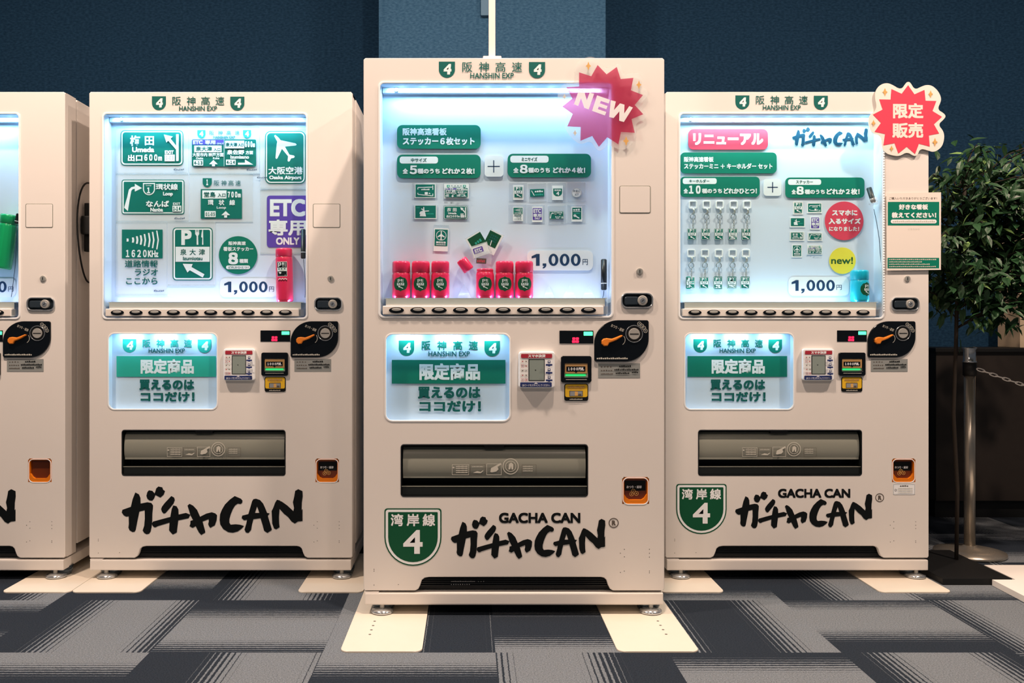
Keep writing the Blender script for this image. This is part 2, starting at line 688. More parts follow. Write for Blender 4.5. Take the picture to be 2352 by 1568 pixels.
BRUSH_A = [
    [(400, 250), (480, 290), (515, 370), (520, 500), (490, 690), (440, 930), (410, 1090), (385, 1135), (330, 1140), (270, 1100), (245, 1040), (255, 960), (250, 790), (300, 570), (340, 400)],
    [(110, 640), (310, 570), (520, 500), (670, 470), (760, 485), (800, 540), (795, 640), (610, 650), (490, 680), (240, 790), (195, 795), (140, 765), (95, 700)],
    [(610, 640), (700, 500), (800, 560), (785, 720), (780, 900), (765, 1040), (745, 1130), (710, 1180), (650, 1190), (600, 1160), (565, 1105), (600, 1000), (615, 830)],
    [(705, 200), (785, 215), (830, 265), (850, 320), (820, 390), (780, 435), (720, 430), (670, 390), (650, 325), (670, 245)],
    [(920, 115), (1010, 135), (1025, 185), (1070, 220), (1040, 300), (965, 365), (880, 320), (830, 300), (835, 265), (850, 230), (870, 160)],
    [(1210, 330), (1275, 365), (1290, 420), (1260, 500), (1180, 600), (1080, 715), (1040, 725), (1000, 685), (980, 625), (1000, 570), (1060, 490)],
    [(800, 905), (1000, 850), (1190, 800), (1380, 745), (1540, 710), (1640, 750), (1600, 830), (1380, 875), (1160, 930), (900, 1010), (860, 1035), (820, 1030), (780, 985), (775, 940)],
    [(1255, 540), (1330, 560), (1370, 630), (1375, 750), (1365, 900), (1345, 1060), (1335, 1150), (1245, 1195), (1200, 1150), (1160, 1100), (1170, 930), (1195, 760), (1220, 620)],
    [(1620, 505), (1700, 545), (1790, 640), (1835, 740), (1860, 800), (1910, 890), (1950, 1030), (1975, 1130), (1970, 1155), (1885, 1205), (1830, 1145), (1770, 1030), (1700, 870), (1640, 760), (1600, 620), (1575, 545)],
    [(1640, 890), (1700, 870), (1860, 795), (2000, 725), (2120, 695), (2200, 720), (2240, 760), (2230, 880), (2190, 990), (2150, 1010), (2090, 1045), (2060, 1010), (2040, 965), (2055, 900), (2050, 850), (1920, 900), (1780, 990), (1740, 1020), (1690, 1045), (1620, 1010), (1640, 950)]]
BRUSH_B = [
    [(580, 330), (720, 390), (755, 430), (750, 480), (710, 510), (650, 500), (590, 540), (540, 620), (490, 740), (460, 850), (460, 930), (490, 975), (600, 965), (700, 975), (790, 1005), (740, 1060), (650, 1125), (540, 1155), (430, 1140), (320, 1070), (255, 970), (240, 870), (250, 740), (290, 640), (360, 520), (470, 410)],
    [(1000, 400), (1060, 390), (1120, 420), (1085, 560), (1040, 700), (1000, 850), (970, 970), (950, 1090), (890, 1160), (830, 1150), (800, 1085), (840, 950), (880, 760), (930, 590), (970, 450)],
    [(1060, 390), (1150, 420), (1220, 500), (1270, 610), (1310, 710), (1340, 830), (1380, 960), (1415, 1080), (1400, 1105), (1315, 1160), (1240, 1110), (1215, 1010), (1170, 860), (1130, 700), (1090, 580), (1020, 450)],
    [(750, 770), (890, 735), (1050, 710), (1300, 710), (1370, 720), (1310, 790), (1150, 830), (1000, 850), (860, 865), (790, 875), (735, 825)],
    [(1530, 415), (1600, 430), (1590, 600), (1575, 800), (1580, 950), (1590, 1030), (1515, 1080), (1465, 1060), (1425, 950), (1415, 760), (1410, 670), (1450, 590), (1490, 480)],
    [(1530, 415), (1640, 455), (1760, 540), (1890, 660), (2000, 780), (2090, 890), (2000, 905), (1935, 950), (1860, 905), (1780, 800), (1690, 730), (1590, 620), (1520, 520)],
    [(2010, 175), (2105, 220), (2110, 340), (2090, 480), (2085, 650), (2105, 620), (2105, 890), (2060, 900), (1960, 900), (1880, 760), (1915, 600), (1890, 470), (1920, 340), (1940, 215)]]
BRUSH = [[(270 + x / 9.8, 1105 + y / 9.8) for x, y in q] for q in BRUSH_A] + [[(480 + x / 9.8, 1105 + y / 9.8) for x, y in q] for q in BRUSH_B]
BRUSH_BOX = (279, 1116, 695, 1228)


def brush(pr, dst, col, rot=0.0, thin=1.0):
    pr.frame(BRUSH_BOX, dst, rot)
    pr.k += 1
    for n_, q in enumerate(BRUSH):
        pr.k += .1
        pr.poly(q, col, up=False)
    pr.free()


def shield_pts(x0, y0, x1, y1, n=14):
    w_, h_ = x1 - x0, y1 - y0
    cx = (x0 + x1) / 2
    pts = [(x0, y0), (x1, y0), (x1, y0 + h_ * .5)]
    for i in range(1, n):
        a = PI * i / n
        pts.append((cx + w_ / 2 * math.cos(a), y0 + h_ * .5 + h_ * .5 * math.sin(a)))
    pts.append((x0, y0 + h_ * .5))
    return pts


def shield(pr, x0, y0, x1, y1, col, num='4', slant=0.0):
    pr.poly(shield_pts(x0, y0, x1, y1), col)
    w_, h_ = x1 - x0, y1 - y0
    pr.text(num, (x0 + w_ * (.27 if num == '4' else .40), y0 + h_ * .14, x1 - w_ * (.25 if num == '4' else .40), y0 + h_ * .80), 'p_white', 0.06, slant=slant)


def spaced(pr, t, x0, x1, y0, y1, gw, col, bold=0.0):
    """characters of t spread from x0 to x1, each gw wide"""
    st = (x1 - gw - x0) / (len(t) - 1)
    pr.k += 1
    for i, ch in enumerate(t):
        pr.text(ch, (x0 + i * st, y0, x0 + i * st + gw, y1), col, bold, up=False)


# ------------------------------------------------------------------ road-sign artwork (drawn in its own units, fitted to a box)
def g_umeda(pr, dst, rot=0):
    pr.frame((440, 455, 1795, 1220), dst, rot)
    pr.rect(440, 455, 1795, 1220, 'p_sign', 90)
    pr.rect(458, 473, 1777, 1202, 'p_white', 76)
    pr.rect(485, 500, 1750, 1175, 'p_sign', 60)
    pr.text('梅', (645, 570, 870, 800), 'p_white', .03)
    pr.text('田', (965, 585, 1165, 785), 'p_white', .03)
    pr.text('Umeda', (690, 820, 1170, 935), 'p_white', .05)
    pr.text('出口', (600, 985, 915, 1130), 'p_white', .04)
    pr.text('６００m', (955, 980, 1340, 1120), 'p_white', .04)
    pr.text('EXIT', (1400, 895, 1590, 975), 'p_white', .05)
    pr.rect(1395, 985, 1615, 1130, 'p_white')
    pr.text('１-０３', (1425, 1015, 1585, 1095), 'p_grey')
    pr.rect(1645, 545, 1700, 1125, 'p_white')
    pr.poly([(1380, 550), (1575, 595), (1435, 725)], 'p_white', up=False)
    pr.poly([(1470, 680), (1525, 640), (1650, 795), (1650, 885)], 'p_white', up=False)
    pr.free()


def g_board(pr, dst, rot=0):
    pr.frame((90, 145, 1285, 830), dst, rot)
    shield(pr, 190, 150, 340, 300, 'p_mint')
    shield(pr, 1040, 150, 1190, 300, 'p_mint')
    spaced(pr, '阪神高速', 415, 975, 160, 242, 86, 'p_teal')
    pr.text('HANSHIN EXP', (490, 262, 895, 308), 'p_teal', .04)
    pr.rect(90, 325, 1285, 830, 'p_sign', 26)
    pr.rect(98, 332, 690, 425, 'p_purple')
    pr.text('ETC', (112, 342, 290, 415), 'p_white', .05)
    pr.text('専用', (335, 340, 530, 418), 'p_white', .04)
    pr.text('ONLY', (555, 390, 683, 420), 'p_white', .03)
    pr.rect(135, 440, 645, 565, 'p_white')
    pr.text('泉大津', (165, 460, 470, 545), 'p_teal', .02)
    pr.text('入口', (495, 485, 625, 545), 'p_teal', .02)
    pr.text('大阪市内', (105, 575, 378, 648), 'p_white', .02)
    pr.text('神戸方面', (400, 575, 682, 650), 'p_white', .02)
    pr.text('Osaka', (170, 657, 305, 697), 'p_white', .03)
    pr.text('Kobe', (485, 657, 605, 697), 'p_white', .03)
    pr.rect(125, 712, 305, 815, 'p_white')
    pr.text('４-１３', (138, 732, 290, 797), 'p_teal', .05)
    pr.poly([(415, 790), (495, 710), (575, 790)], 'p_white')
    pr.rect(468, 785, 525, 828, 'p_white', up=False)
    pr.line(694, 330, 694, 828, 6, 'p_white')
    pr.rect(712, 352, 1070, 495, 'p_white')
    pr.text('泉大津', (725, 390, 940, 466), 'p_teal', .02)
    pr.text('入口', (955, 402, 1055, 462), 'p_teal', .02)
    pr.text('６００m', (1082, 365, 1270, 475), 'p_white', .04)
    pr.text('泉佐野', (750, 525, 1070, 612), 'p_white', .03)
    pr.text('方面', (1095, 540, 1235, 610), 'p_white', .03)
    pr.text('Izumisano', (815, 625, 1160, 690), 'p_white', .04)
    pr.rect(732, 706, 912, 805, 'p_white')
    pr.text('４-１４', (745, 724, 898, 788), 'p_teal', .05)
    pr.poly([(955, 765), (1085, 765), (1085, 705), (1240, 800), (955, 800)], 'p_white')
    pr.free()


PLANE = [(1620, 260), (1640, 240), (1700, 290), (1740, 340), (2020, 400), (2040, 425), (2020, 440), (1820, 460), (1905, 610), (1990, 625), (2005, 650), (1985, 670), (1935, 680), (1910, 730), (1885, 740), (1870, 720), (1880, 640), (1765, 500), (1680, 680), (1660, 690), (1645, 670), (1670, 400), (1680, 370)]


def g_airport(pr, dst, rot=0):
    pr.frame((1450, 170, 2205, 1150), dst, rot)
    pr.rect(1450, 170, 2205, 1150, 'p_sign', 100)
    pr.rect(1466, 186, 2189, 1134, 'p_white', 88)
    pr.rect(1488, 208, 2167, 1112, 'p_sign', 72)
    pr.poly(PLANE, 'p_white')
    pr.text('大阪空港', (1512, 835, 2150, 978), 'p_white', .02)
    pr.text('Osaka Airport', (1530, 1000, 2130, 1088), 'p_white', .04)
    pr.free()


def g_loop(pr, dst, rot=0):
    pr.frame((135, 155, 1130, 705), dst, rot)
    pr.rect(135, 155, 1130, 705, 'p_sign', 36)
    pr.rect(148, 168, 1117, 692, 'p_white', 26)
    pr.rect(168, 188, 1097, 672, 'p_sign', 14)
    pr.poly([(175, 600), (235, 655), (262, 480), (290, 330), (310, 308), (345, 300), (345, 262), (290, 275), (250, 315), (225, 430)], 'p_white')
    pr.poly([(345, 220), (460, 290), (345, 345)], 'p_white')
    pr.poly(shield_pts(475, 208, 666, 402), 'p_white')
    pr.poly(shield_pts(492, 225, 649, 385), 'p_sign')
    pr.text('Loop', (525, 236, 610, 262), 'p_white')
    pr.text('１', (540, 280, 590, 372), 'p_white', .05)
    pr.text('環状線', (680, 220, 1030, 320), 'p_white', .02)
    pr.text('Loop', (795, 350, 950, 425), 'p_white', .04)
    pr.text('なんば', (525, 490, 890, 590), 'p_white', .03)
    pr.text('Nanba', (595, 602, 795, 665), 'p_white', .04)
    pr.text('EXIT', (955, 520, 1070, 560), 'p_white', .02)
    pr.rect(945, 570, 1085, 662, 'p_white')
    pr.text('１-１４', (955, 586, 1075, 648), 'p_sign', .05)
    pr.free()


def g_dojima(pr, dst, rot=0):
    pr.frame((1385, 130, 2045, 780), dst, rot)
    shield(pr, 1420, 130, 1565, 272, 'p_sign', '１')
    spaced(pr, '阪神高速', 1600, 2025, 165, 250, 84, 'p_teal')
    pr.rect(1390, 305, 2045, 775, 'p_sign')
    pr.rect(1415, 325, 1800, 455, 'p_white')
    pr.text('堂島', (1440, 350, 1625, 437), 'p_teal', .02)
    pr.text('入口', (1660, 372, 1785, 432), 'p_teal', .02)
    pr.text('７００m', (1820, 345, 2028, 440), 'p_white', .04)
    spaced(pr, '環状線', 1505, 1937, 475, 562, 90, 'p_white', .02)
    pr.text('Loop', (1645, 580, 1795, 628), 'p_white', .02)
    pr.rect(1455, 655, 1630, 752, 'p_white')
    pr.text('０１-０５', (1472, 675, 1616, 735), 'p_sign', .03)
    pr.poly([(1720, 720), (1790, 655), (1860, 720)], 'p_white')
    pr.rect(1765, 715, 1812, 760, 'p_white', up=False)
    pr.free()


def g_radio(pr, dst, rot=0):
    pr.frame((175, 235, 990, 1340), dst, rot)
    pr.rect(175, 235, 990, 812, 'p_sign')
    pr.k += 1
    for x, h_, wd in ((290, 30, 40), (400, 52, 42), (482, 76, 40), (560, 95, 40), (637, 120, 36), (724, 142, 36), (803, 164, 34), (890, 188, 32)):
        b = h_ * .12
        pr.poly([(x - wd / 2 - b * .6, 445 - h_), (x + wd / 2 - b * .9, 445 - h_), (x + wd / 2 + b * .5, 445), (x + wd / 2 - b * .9, 445 + h_), (x - wd / 2 - b * .6, 445 + h_), (x - wd / 2 + b * .6, 445)], 'p_white', up=False)
    pr.text('１６２０KHz', (255, 642, 905, 790), 'p_white', .03)
    pr.text('道路情報', (235, 850, 897, 992), 'p_teal', .015)
    pr.text('ラジオ', (435, 1025, 897, 1160), 'p_teal', .02)
    pr.text('ここから', (260, 1200, 888, 1337), 'p_teal', .02)
    pr.free()


def g_parking(pr, dst, rot=0):
    pr.frame((1190, 195, 1990, 1250), dst, rot)
    pr.rect(1190, 195, 1990, 1250, 'p_sign', 70)
    pr.rect(1208, 212, 1972, 1233, 'p_white', 58)
    pr.rect(1238, 240, 1942, 1205, 'p_sign', 36)
    pr.text('P', (1365, 245, 1570, 545), 'p_white', .045)
    pr.poly([(1645, 240), (1662, 240), (1664, 290), (1674, 290), (1676, 240), (1688, 240), (1690, 290), (1700, 290), (1702, 240), (1718, 240), (1722, 325), (1700, 365), (1706, 540), (1672, 540), (1672, 365), (1642, 325)], 'p_white')
    pr.poly([(1785, 240), (1800, 240), (1806, 540), (1780, 540), (1785, 400), (1762, 385), (1770, 310)], 'p_white', up=False)
    pr.rect(1250, 580, 1932, 880, 'p_white')
    spaced(pr, '泉大津', 1345, 1840, 625, 748, 125, 'p_teal', .01)
    pr.text('Izumiotsu', (1398, 778, 1790, 850), 'p_teal', .03)
    pr.poly([(1395, 920), (1595, 925), (1570, 985), (1830, 1130), (1795, 1195), (1535, 1050), (1490, 1095)], 'p_white')
    pr.free()


def g_etc(pr, dst, rot=0):
    pr.frame((613, 449, 709, 568), dst, rot)
    pr.rect(613, 449, 709, 568, 'p_purple', 7)
    pr.text('ETC', (620, 457, 701, 497), 'p_white', .045)
    pr.text('専用', (617, 504, 704, 541), 'p_white', .03)
    pr.text('ONLY', (634, 545, 688, 562), 'p_white', .04)
    pr.free()


def g_kansai(pr, dst, rot=0):
    pr.frame((0, 0, 190, 250), dst, rot)
    pr.rect(0, 0, 190, 250, 'p_sign')
    pr.ring(95, 90, 76, 8, 'p_white')
    pr.poly([(95, 18), (102, 30), (104, 70), (150, 108), (150, 120), (104, 104), (102, 140), (116, 152), (116, 158), (95, 152), (74, 158), (74, 152), (88, 140), (86, 104), (40, 120), (40, 108), (86, 70), (88, 30)], 'p_white')
    pr.text('関西空港', (24, 180, 166, 212), 'p_white', .03)
    pr.marks(24, 222, 166, 236, 'p_white', 12)
    pr.free()


def g_jct(pr, dst, rot=0, col='p_grey'):
    pr.frame((0, 0, 100, 100), dst, rot)
    pr.oval(50, 50, 50, 48, 'p_white')
    pr.ring(50, 50, 47, 3, col)
    pr.text('海老江', (14, 20, 86, 45), col, .02)
    pr.text('JCT', (30, 58, 72, 82), col, .03)
    pr.free()


def g_shield4(pr, dst, rot=0):
    pr.frame((0, 0, 100, 100), dst, rot)
    pr.poly(shield_pts(0, 0, 100, 100), 'p_sign')
    pr.text('湾岸線', (12, 10, 88, 34), 'p_white', .02)
    pr.text('4', (34, 40, 68, 88), 'p_white', .05)
    pr.free()


def g_route(pr, dst, rot=0):
    """green board with a white bracket of roads"""
    pr.frame((0, 0, 100, 66), dst, rot)
    pr.rect(0, 0, 100, 66, 'p_sign')
    pr.k += 1
    for a in ((12, 16, 90, 14), (12, 16, 12, 26), (90, 6, 90, 28), (12, 52, 90, 60), (12, 44, 12, 52), (90, 48, 90, 62)):
        pr.line(*a, 4, 'p_white', up=False)
    pr.marks(30, 22, 74, 30, 'p_white', 6)
    pr.rect(48, 40, 64, 53, 'p_white')
    pr.poly([(68, 50), (73, 42), (78, 50)], 'p_white')
    pr.free()


def g_mill(pr, dst, rot=0):
    """green board with a white junction figure"""
    pr.frame((580, 655, 1085, 970), dst, rot)
    pr.rect(580, 655, 1085, 970, 'p_sign')
    pr.poly([(690, 925), (700, 880), (680, 850), (700, 810), (770, 785), (778, 690), (796, 690), (806, 785), (915, 780), (920, 800), (815, 808), (845, 930)], 'p_white')
    pr.poly([(720, 740), (745, 725), (775, 760), (760, 775)], 'p_white', up=False)
    pr.marks(850, 850, 1040, 880, 'p_mint', 7)
    pr.marks(600, 700, 690, 720, 'p_mint', 4)
    pr.free()


def g_slip(pr, dst, rot=0):
    """green board with a slanting bar and two lines of small writing"""
    pr.frame((0, 0, 100, 56), dst, rot)
    pr.rect(0, 0, 100, 56, 'p_sign')
    pr.line(10, 10, 30, 48, 5, 'p_white')
    pr.marks(34, 10, 94, 24, 'p_white', 4)
    pr.marks(36, 34, 94, 48, 'p_mint', 4)
    pr.free()


def g_school(pr, dst, rot=0):
    """green upright board, writing over a rule, key-like shape below"""
    pr.frame((0, 0, 70, 96), dst, rot)
    pr.rect(0, 0, 70, 96, 'p_sign')
    pr.marks(8, 8, 62, 24, 'p_white', 3)
    pr.rect(6, 30, 64, 34, 'p_white')
    pr.marks(10, 42, 60, 52, 'p_mint', 4)
    pr.line(14, 62, 54, 88, 9, 'p_white')
    pr.ring(20, 66, 11, 4, 'p_white')
    pr.free()


def mini_logo(pr, x0, y0, x1, y1, rot=0.0):
    """the little brush logo printed on the bag"""
    brush(pr, (x0, y0, x1, y1), 'p_navy', rot)


# ------------------------------------------------------------------ the setting
PH = {(-1, -1): .37, (0, -1): 0.0, (1, -1): .815, (2, -1): .81, (-2, -1): .61, (-3, -1): .37,
      (-1, 0): .08, (0, 0): .36, (1, 0): .37, (2, 0): .75, (3, 0): .91, (-2, 0): .91, (-3, 0): .72, (-4, 0): .28}
mb = MB()
rt = random.Random(5)
phs = []
for i in range(-12, 12):
    for j in range(-10, 6):
        x, y = .0755 + i * .5, 2.592 + j * .5
        mb.face([(x, y, 0), (x + .5, y, 0), (x + .5, y + .5, 0), (x, y + .5, 0)], 'carpet_tiles')
        phs.append(PH.get((i, j), rt.random()))
fo = mb.build('floor', weld=False, recalc=False)
at_ = fo.data.attributes.new('tile_phase', 'FLOAT', 'FACE')
at_.data.foreach_set('value', phs)
tag(fo, kind='structure')
WY = 4.75
mb = MB()
mb.box(-6, 6, WY, WY + 0.15, 0, 3.6, 'wall_blue')
tag(mb.build('wall_back'), kind='structure')
mb = MB()
mb.box(-6, 6, -2.5, WY + 0.15, 3.6, 3.7, 'board_white')
tag(mb.build('ceiling'), kind='structure')
CD = 4.45                                                       # the pillar's front
mb = MB()
mb.box(at(870, 0, CD).x, at(1391, 0, CD).x, CD, WY, 0, 3.6, 'column_blue')
tag(mb.build('wall_pillar'), kind='structure')


# ------------------------------------------------------------------ the vending machine (local frame: middle of its front at floor level)
def LX(px):
    return (px - 1180.5) / 704.0


def LZ(py):
    return H - (py - CY) / 704.0


def P(px, py):
    return LX(px), LZ(py)


def R(x0, y0, x1, y1, r=0.0, n=6):
    return rr(LX(x0), LZ(y0), LX(x1), LZ(y1), r / 704.0, n) if r else [P(x0, y1), P(x1, y1), P(x1, y0), P(x0, y0)]


def make_machine():
    root = empty('vending_machine')
    # door: one pressed plate with its openings and the cut-out at the foot
    outer = [P(838, 1356), P(835, 1352), P(835, 137), P(839, 133), P(1522, 133), P(1526, 137), P(1526, 1352), P(1523, 1356), P(1408, 1356)]
    outer += [P(1401, 1352), P(1397, 1344), P(1393, 1332), P(1388, 1327), P(1380, 1325), P(985, 1325), P(975, 1327), P(969, 1332), P(965, 1344), P(961, 1352), P(954, 1356)]
    holes = [R(872, 190, 1406, 727, 10), R(885, 766, 1172, 967, 17), R(921, 1021, 1350, 1140, 7), R(1431, 1097, 1489, 1158, 12)]
    mb = MB()
    mb.shape(outer, 'paint', 0.0, 0.02, holes, bev=0.0025)
    x0, x1, z0, z1 = LX(835), LX(1526), LZ(1356), LZ(133)
    for a in ((x0 + .001, x0 + .012, z0, z1 - .001), (x1 - .012, x1 - .001, z0, z1 - .001), (x0 + .001, x1 - .001, z1 - .012, z1 - .001)):
        mb.box(a[0], a[1], .019, .095, a[2], a[3], 'paint')
    door = mb.build('door', root)
    # cabinet
    mb = MB()
    mb.box(x0 - .004, x1 + .001, .102, .64, z0 + .03, z1 - .004, 'paint', .004)
    mb.box(x0 + .02, x1 - .02, .09, .104, z0 + .03, z1 - .02, 'dark_plastic')
    mb.build('cabinet', root)
    # plinth
    mb = MB()
    mb.box(LX(838), LX(1523), -.004, .6, LZ(1388), LZ(1361), 'paint', .004)
    mb.box(LX(838), LX(870), -.002, .04, LZ(1361), LZ(1358.5), 'paint')
    mb.build('plinth', root)
    # vent panel behind the cut-out
    mb = MB()
    mb.box(LX(940), LX(1420), .03, .05, LZ(1358), LZ(1318), 'black')
    for i in range(6):
        z = LZ(1324 + i * 5)
        mb.box(LX(945), LX(1415), .024, .032, z - .0012, z + .0012, 'dark_plastic')
    mb.build('vent', root)
    # levelling feet
    for fx in (877, 1497):
        for fy in (.012, .56):
            mb = MB()
            mb.cyl((LX(fx), fy, .012), (LX(fx), fy, .05), .0075, 'steel', n=12)
            mb.lathe([(.034, .0050), (.0375, .008), (.036, .014), (.022, .020), (.011, .023)], 'chrome', (LX(fx), fy + .008, 0), 28)
            lg = mb.build('levelling_foot', root)
            mb = MB()
            mb.lathe([(.034, .0055), (.040, .020), (.042, .040)], 'dark_chrome', (LX(fx), fy + .052, 0), 24)
            mb.build('caster_wheel', lg)
    # show window: white lit box, rim, pane
    T = 0.072
    a, b, c, d = LX(874), LX(1404), LZ(725), LZ(192)
    mb = MB()
    for q in ((a - .012, a, .004, T, c - .012, d + .012), (b, b + .012, .004, T, c - .012, d + .012), (a, b, .004, T, d, d + .012), (a, b, .004, T, c - .012, c), (a - .012, b + .012, T, T + .008, c - .012, d + .012)):
        mb.box(*q, 'panel_white')
    mb.build('display_box', root)
    mb = MB()
    mb.shape(R(869, 187, 1409, 730, 12), 'p_white', -.003, .005, [R(873.5, 191.5, 1404.5, 725.5, 9)], bev=.0012)
    mb.build('window_rim', root)
    mb = MB()
    mb.shape(R(874, 192, 1404, 699, 8), 'pane', .002, .002)
    mb.build('window_pane', root)
    # strip of lamps under the window's top edge
    mb = MB()
    mb.box(a + .002, b - .002, .046, T - .001, d - .018, d - .001, 'panel_white', .002)
    led = mb.build('lamp_strip', root)
    for i in range(10):
        mb = MB()
        x = LX(922 + i * 49.5)
        mb.lathe([(.0042, 0), (.0042, .003), (.002, .0042)], 'led_white', (x, .046, d - .0105), 10, Matrix.Rotation(PI / 2, 3, 'X'))
        mb.build('lamp', led)
    for px in (942, 1102, 1184, 1310):
        mb = MB()
        mb.lathe([(.0026, 0), (.0026, .002)], 'dark_chrome', (LX(px), .0458, d - .013), 10, Matrix.Rotation(PI / 2, 3, 'X'))
        mb.build('screw', led)
    mb = MB()
    mb.lathe([(.008, 0), (.008, .006), (.005, .009)], 'chrome', (LX(908), .0455, d - .0105), 14, Matrix.Rotation(PI / 2, 3, 'X'))
    mb.build('lamp_socket', led)
    # shelf and the rail of push buttons
    mb = MB()
    mb.box(LX(882), LX(1395), .006, T, LZ(686), LZ(684), 'panel_white')
    mb.box(LX(886), LX(1390), .006, .010, LZ(703), LZ(685), 'paint_grey')
    mb.build('shelf', root)
    mb = MB()
    mb.box(LX(879), LX(1386), -.006, .03, LZ(722.5), LZ(702), 'rail_white', .005, 3)
    mb.box(LX(1386), LX(1396), -.001, .03, LZ(721), LZ(704), 'clear_acrylic', .001)
    rail = mb.build('button_rail', root)
    for i in range(10):
        x, z = LX(911 + i * 48.9), LZ(712.3)
        mb = MB()
        mb.shape(ell(x, z, .0245, .0098), 'gloss_black', -.0085, .004, bev=.001)
        bt = mb.build('push_button', rail)
        mb = MB()
        mb.shape(ell(x, z + .0022, .0155, .0050, 20), 'steel', -.0125, .005, bev=.0015)
        mb.build('button_cap', bt)
    # sign box: lit white panel behind a clear cover
    a, b, c, d = LX(886), LX(1171), LZ(966), LZ(767)
    mb = MB()
    for q in ((a - .008, a, .004, .034, c - .008, d + .008), (b, b + .008, .004, .034, c - .008, d + .008), (a, b, .004, .034, d, d + .008), (a, b, .004, .034, c - .008, c), (a - .008, b + .008, .034, .04, c - .008, d + .008)):
        mb.box(*q, 'panel_white')
    mb.build('sign_box', root)
    mb = MB()
    mb.shape(R(883.5, 764.5, 1173.5, 968.5, 18), 'p_white', -.0015, .003, [R(887, 768, 1170, 965, 15)], bev=.0008)
    mb.build('sign_rim', root)
    mb = MB()
    mb.shape(R(886, 767, 1171, 966, 16), 'pane', .003, .0015)
    mb.build('sign_cover', root)
    # payment reader
    mb = MB()
    mb.shape(R(1191, 807, 1273, 890, 6), 'p_white', -.018, .018, bev=.003)
    rd = mb.build('payment_reader', root)
    mb = MB()
    mb.shape(R(1213, 824, 1250, 873.5, 1), 'black', -.0188, .002)
    mb.shape(R(1215, 826, 1248.5, 872, .5), 'screen_grey', -.0192, .001)
    mb.shape(ell(*P(1229, 849), .0018, n=12), 'black', -.0196, .001)
    mb.build('scanner_window', rd)
    # printed face of the reader, drawn in local metres through a small adapter
    lp = LocalPrint(-.0191)
    lp.rect(1196, 812, 1267, 821.5, 'p_darkred', 2)
    lp.text('スマホ決済', (1212, 813, 1252, 820.5), 'p_white', .04)
    lp.rect(1194, 877, 1266, 887.5, 'p_blue', 2)
    lp.poly([(1225, 880.2), (1230, 877.6), (1235, 880.2)], 'p_white')
    lp.text('QRコードをスキャンしてください。', (1198.5, 881, 1262, 886.5), 'p_white')
    for k, (i, j) in enumerate([(i, j) for j in range(5) for i in range(2)]):
        X, Y = 1196.5 + i * 8, 826 + j * 10.5
        lp.box(X, Y, X + 6, Y + 6.5, .7, 'p_darkred' if k in (2, 8, 9) else 'p_ghost')
        lp.rect(X + 1.8, Y + 1.8, X + 4.2, Y + 4.6, ('p_darkred', 'p_brown', 'p_grey')[k % 3])
    for j, Y in enumerate((835, 853, 870)):
        lp.rect(1252, Y, 1267, Y + 4, 'p_blue')
        lp.poly([(1256, Y + 4), (1263, Y + 4), (1259.5, Y + 6)], 'p_blue')
        lp.rect(1256.5, Y - 8, 1262.5, Y - 1.5, 'p_blue')
        lp.rect(1258, Y - 6.8, 1261, Y - 4, 'p_white')
    lp.build('reader_print', rd)
    # amount display
    mb = MB()
    mb.shape(R(1285, 759, 1363, 788.5, .6), 'gloss_black', -.0015, .004, bev=.0004)
    ds = mb.build('amount_display', root)
    mb = MB()
    mb.shape(R(1340.5, 761.5, 1361, 770.5, 1), 'led_green', -.0019, .0008)
    mb.build('green_lamp', ds)
    mb = MB()
    for X in (1314.5, 1322.5):
        mb.shape(R(X, 774.5, X + 7, 780.2, 1.5), 'led_red', -.0019, .0008)
        mb.shape(R(X - .8, 781, X + 7, 787.2, 1.5), 'led_red', -.0019, .0008)
    mb.build('red_lamp', ds)
    # note slot
    mb = MB()
    mb.shape(R(1288, 817, 1358, 878, 5), 'gloss_black', -.008, .012, [R(1296, 833, 1350, 866, 1)], bev=.0015)
    nt_ = mb.build('note_slot', root)
    mb = MB()
    mb.box(LX(1295), LX(1351), .003, .006, LZ(867), LZ(832), 'black')
    mb.box(LX(1297), LX(1349), -.006, .004, LZ(857.5), LZ(834.5), 'p_tan', .001)
    mb.build('note_guide', nt_)
    mb = MB()
    mb.box(LX(1299), LX(1345), -.0045, .003, LZ(862.5), LZ(859.8), 'led_green_strip')
    mb.build('slot_lamp', nt_)
    lp = LocalPrint(-.0063)
    lp.rect(1300.5, 841, 1344, 852.5, 'gloss_black')
    lp.text('１０００円札', (1304, 843, 1341, 850.5), 'p_white', .03)
    lp.poly([(1319, 852.4), (1326, 852.4), (1322.5, 856)], 'gloss_black', up=False)
    lp.d = -.0083
    lp.rect(1299, 870.5, 1347, 871.6, 'p_ghost')
    lp.build('slot_print', nt_)
    # yellow notice under the note slot
    mb = MB()
    mb.shape(R(1296, 881, 1351, 920, 5), 'p_black', -.002, .002, bev=.0004)
    yn = mb.build('note_label', root)
    lp = LocalPrint(-.0021)
    lp.rect(1298, 882.5, 1349, 911.5, 'p_yellow', 4)
    lp.rect(1307.5, 897, 1338.5, 910, 'p_brown')
    lp.rect(1309, 898.2, 1337, 908.8, 'p_grey')
    lp.rect(1320, 898.6, 1327, 908.4, 'p_gold')
    lp.rect(1328, 904, 1335, 908, 'p_brown')
    lp.marks(1304, 886, 1343, 890.5, 'p_tan', 9)
    lp.marks(1309, 892.5, 1338, 894.5, 'p_tan', 11)
    lp.marks(1308, 915, 1338, 917.5, 'p_ghost', 12)
    lp.build('label_print', yn)
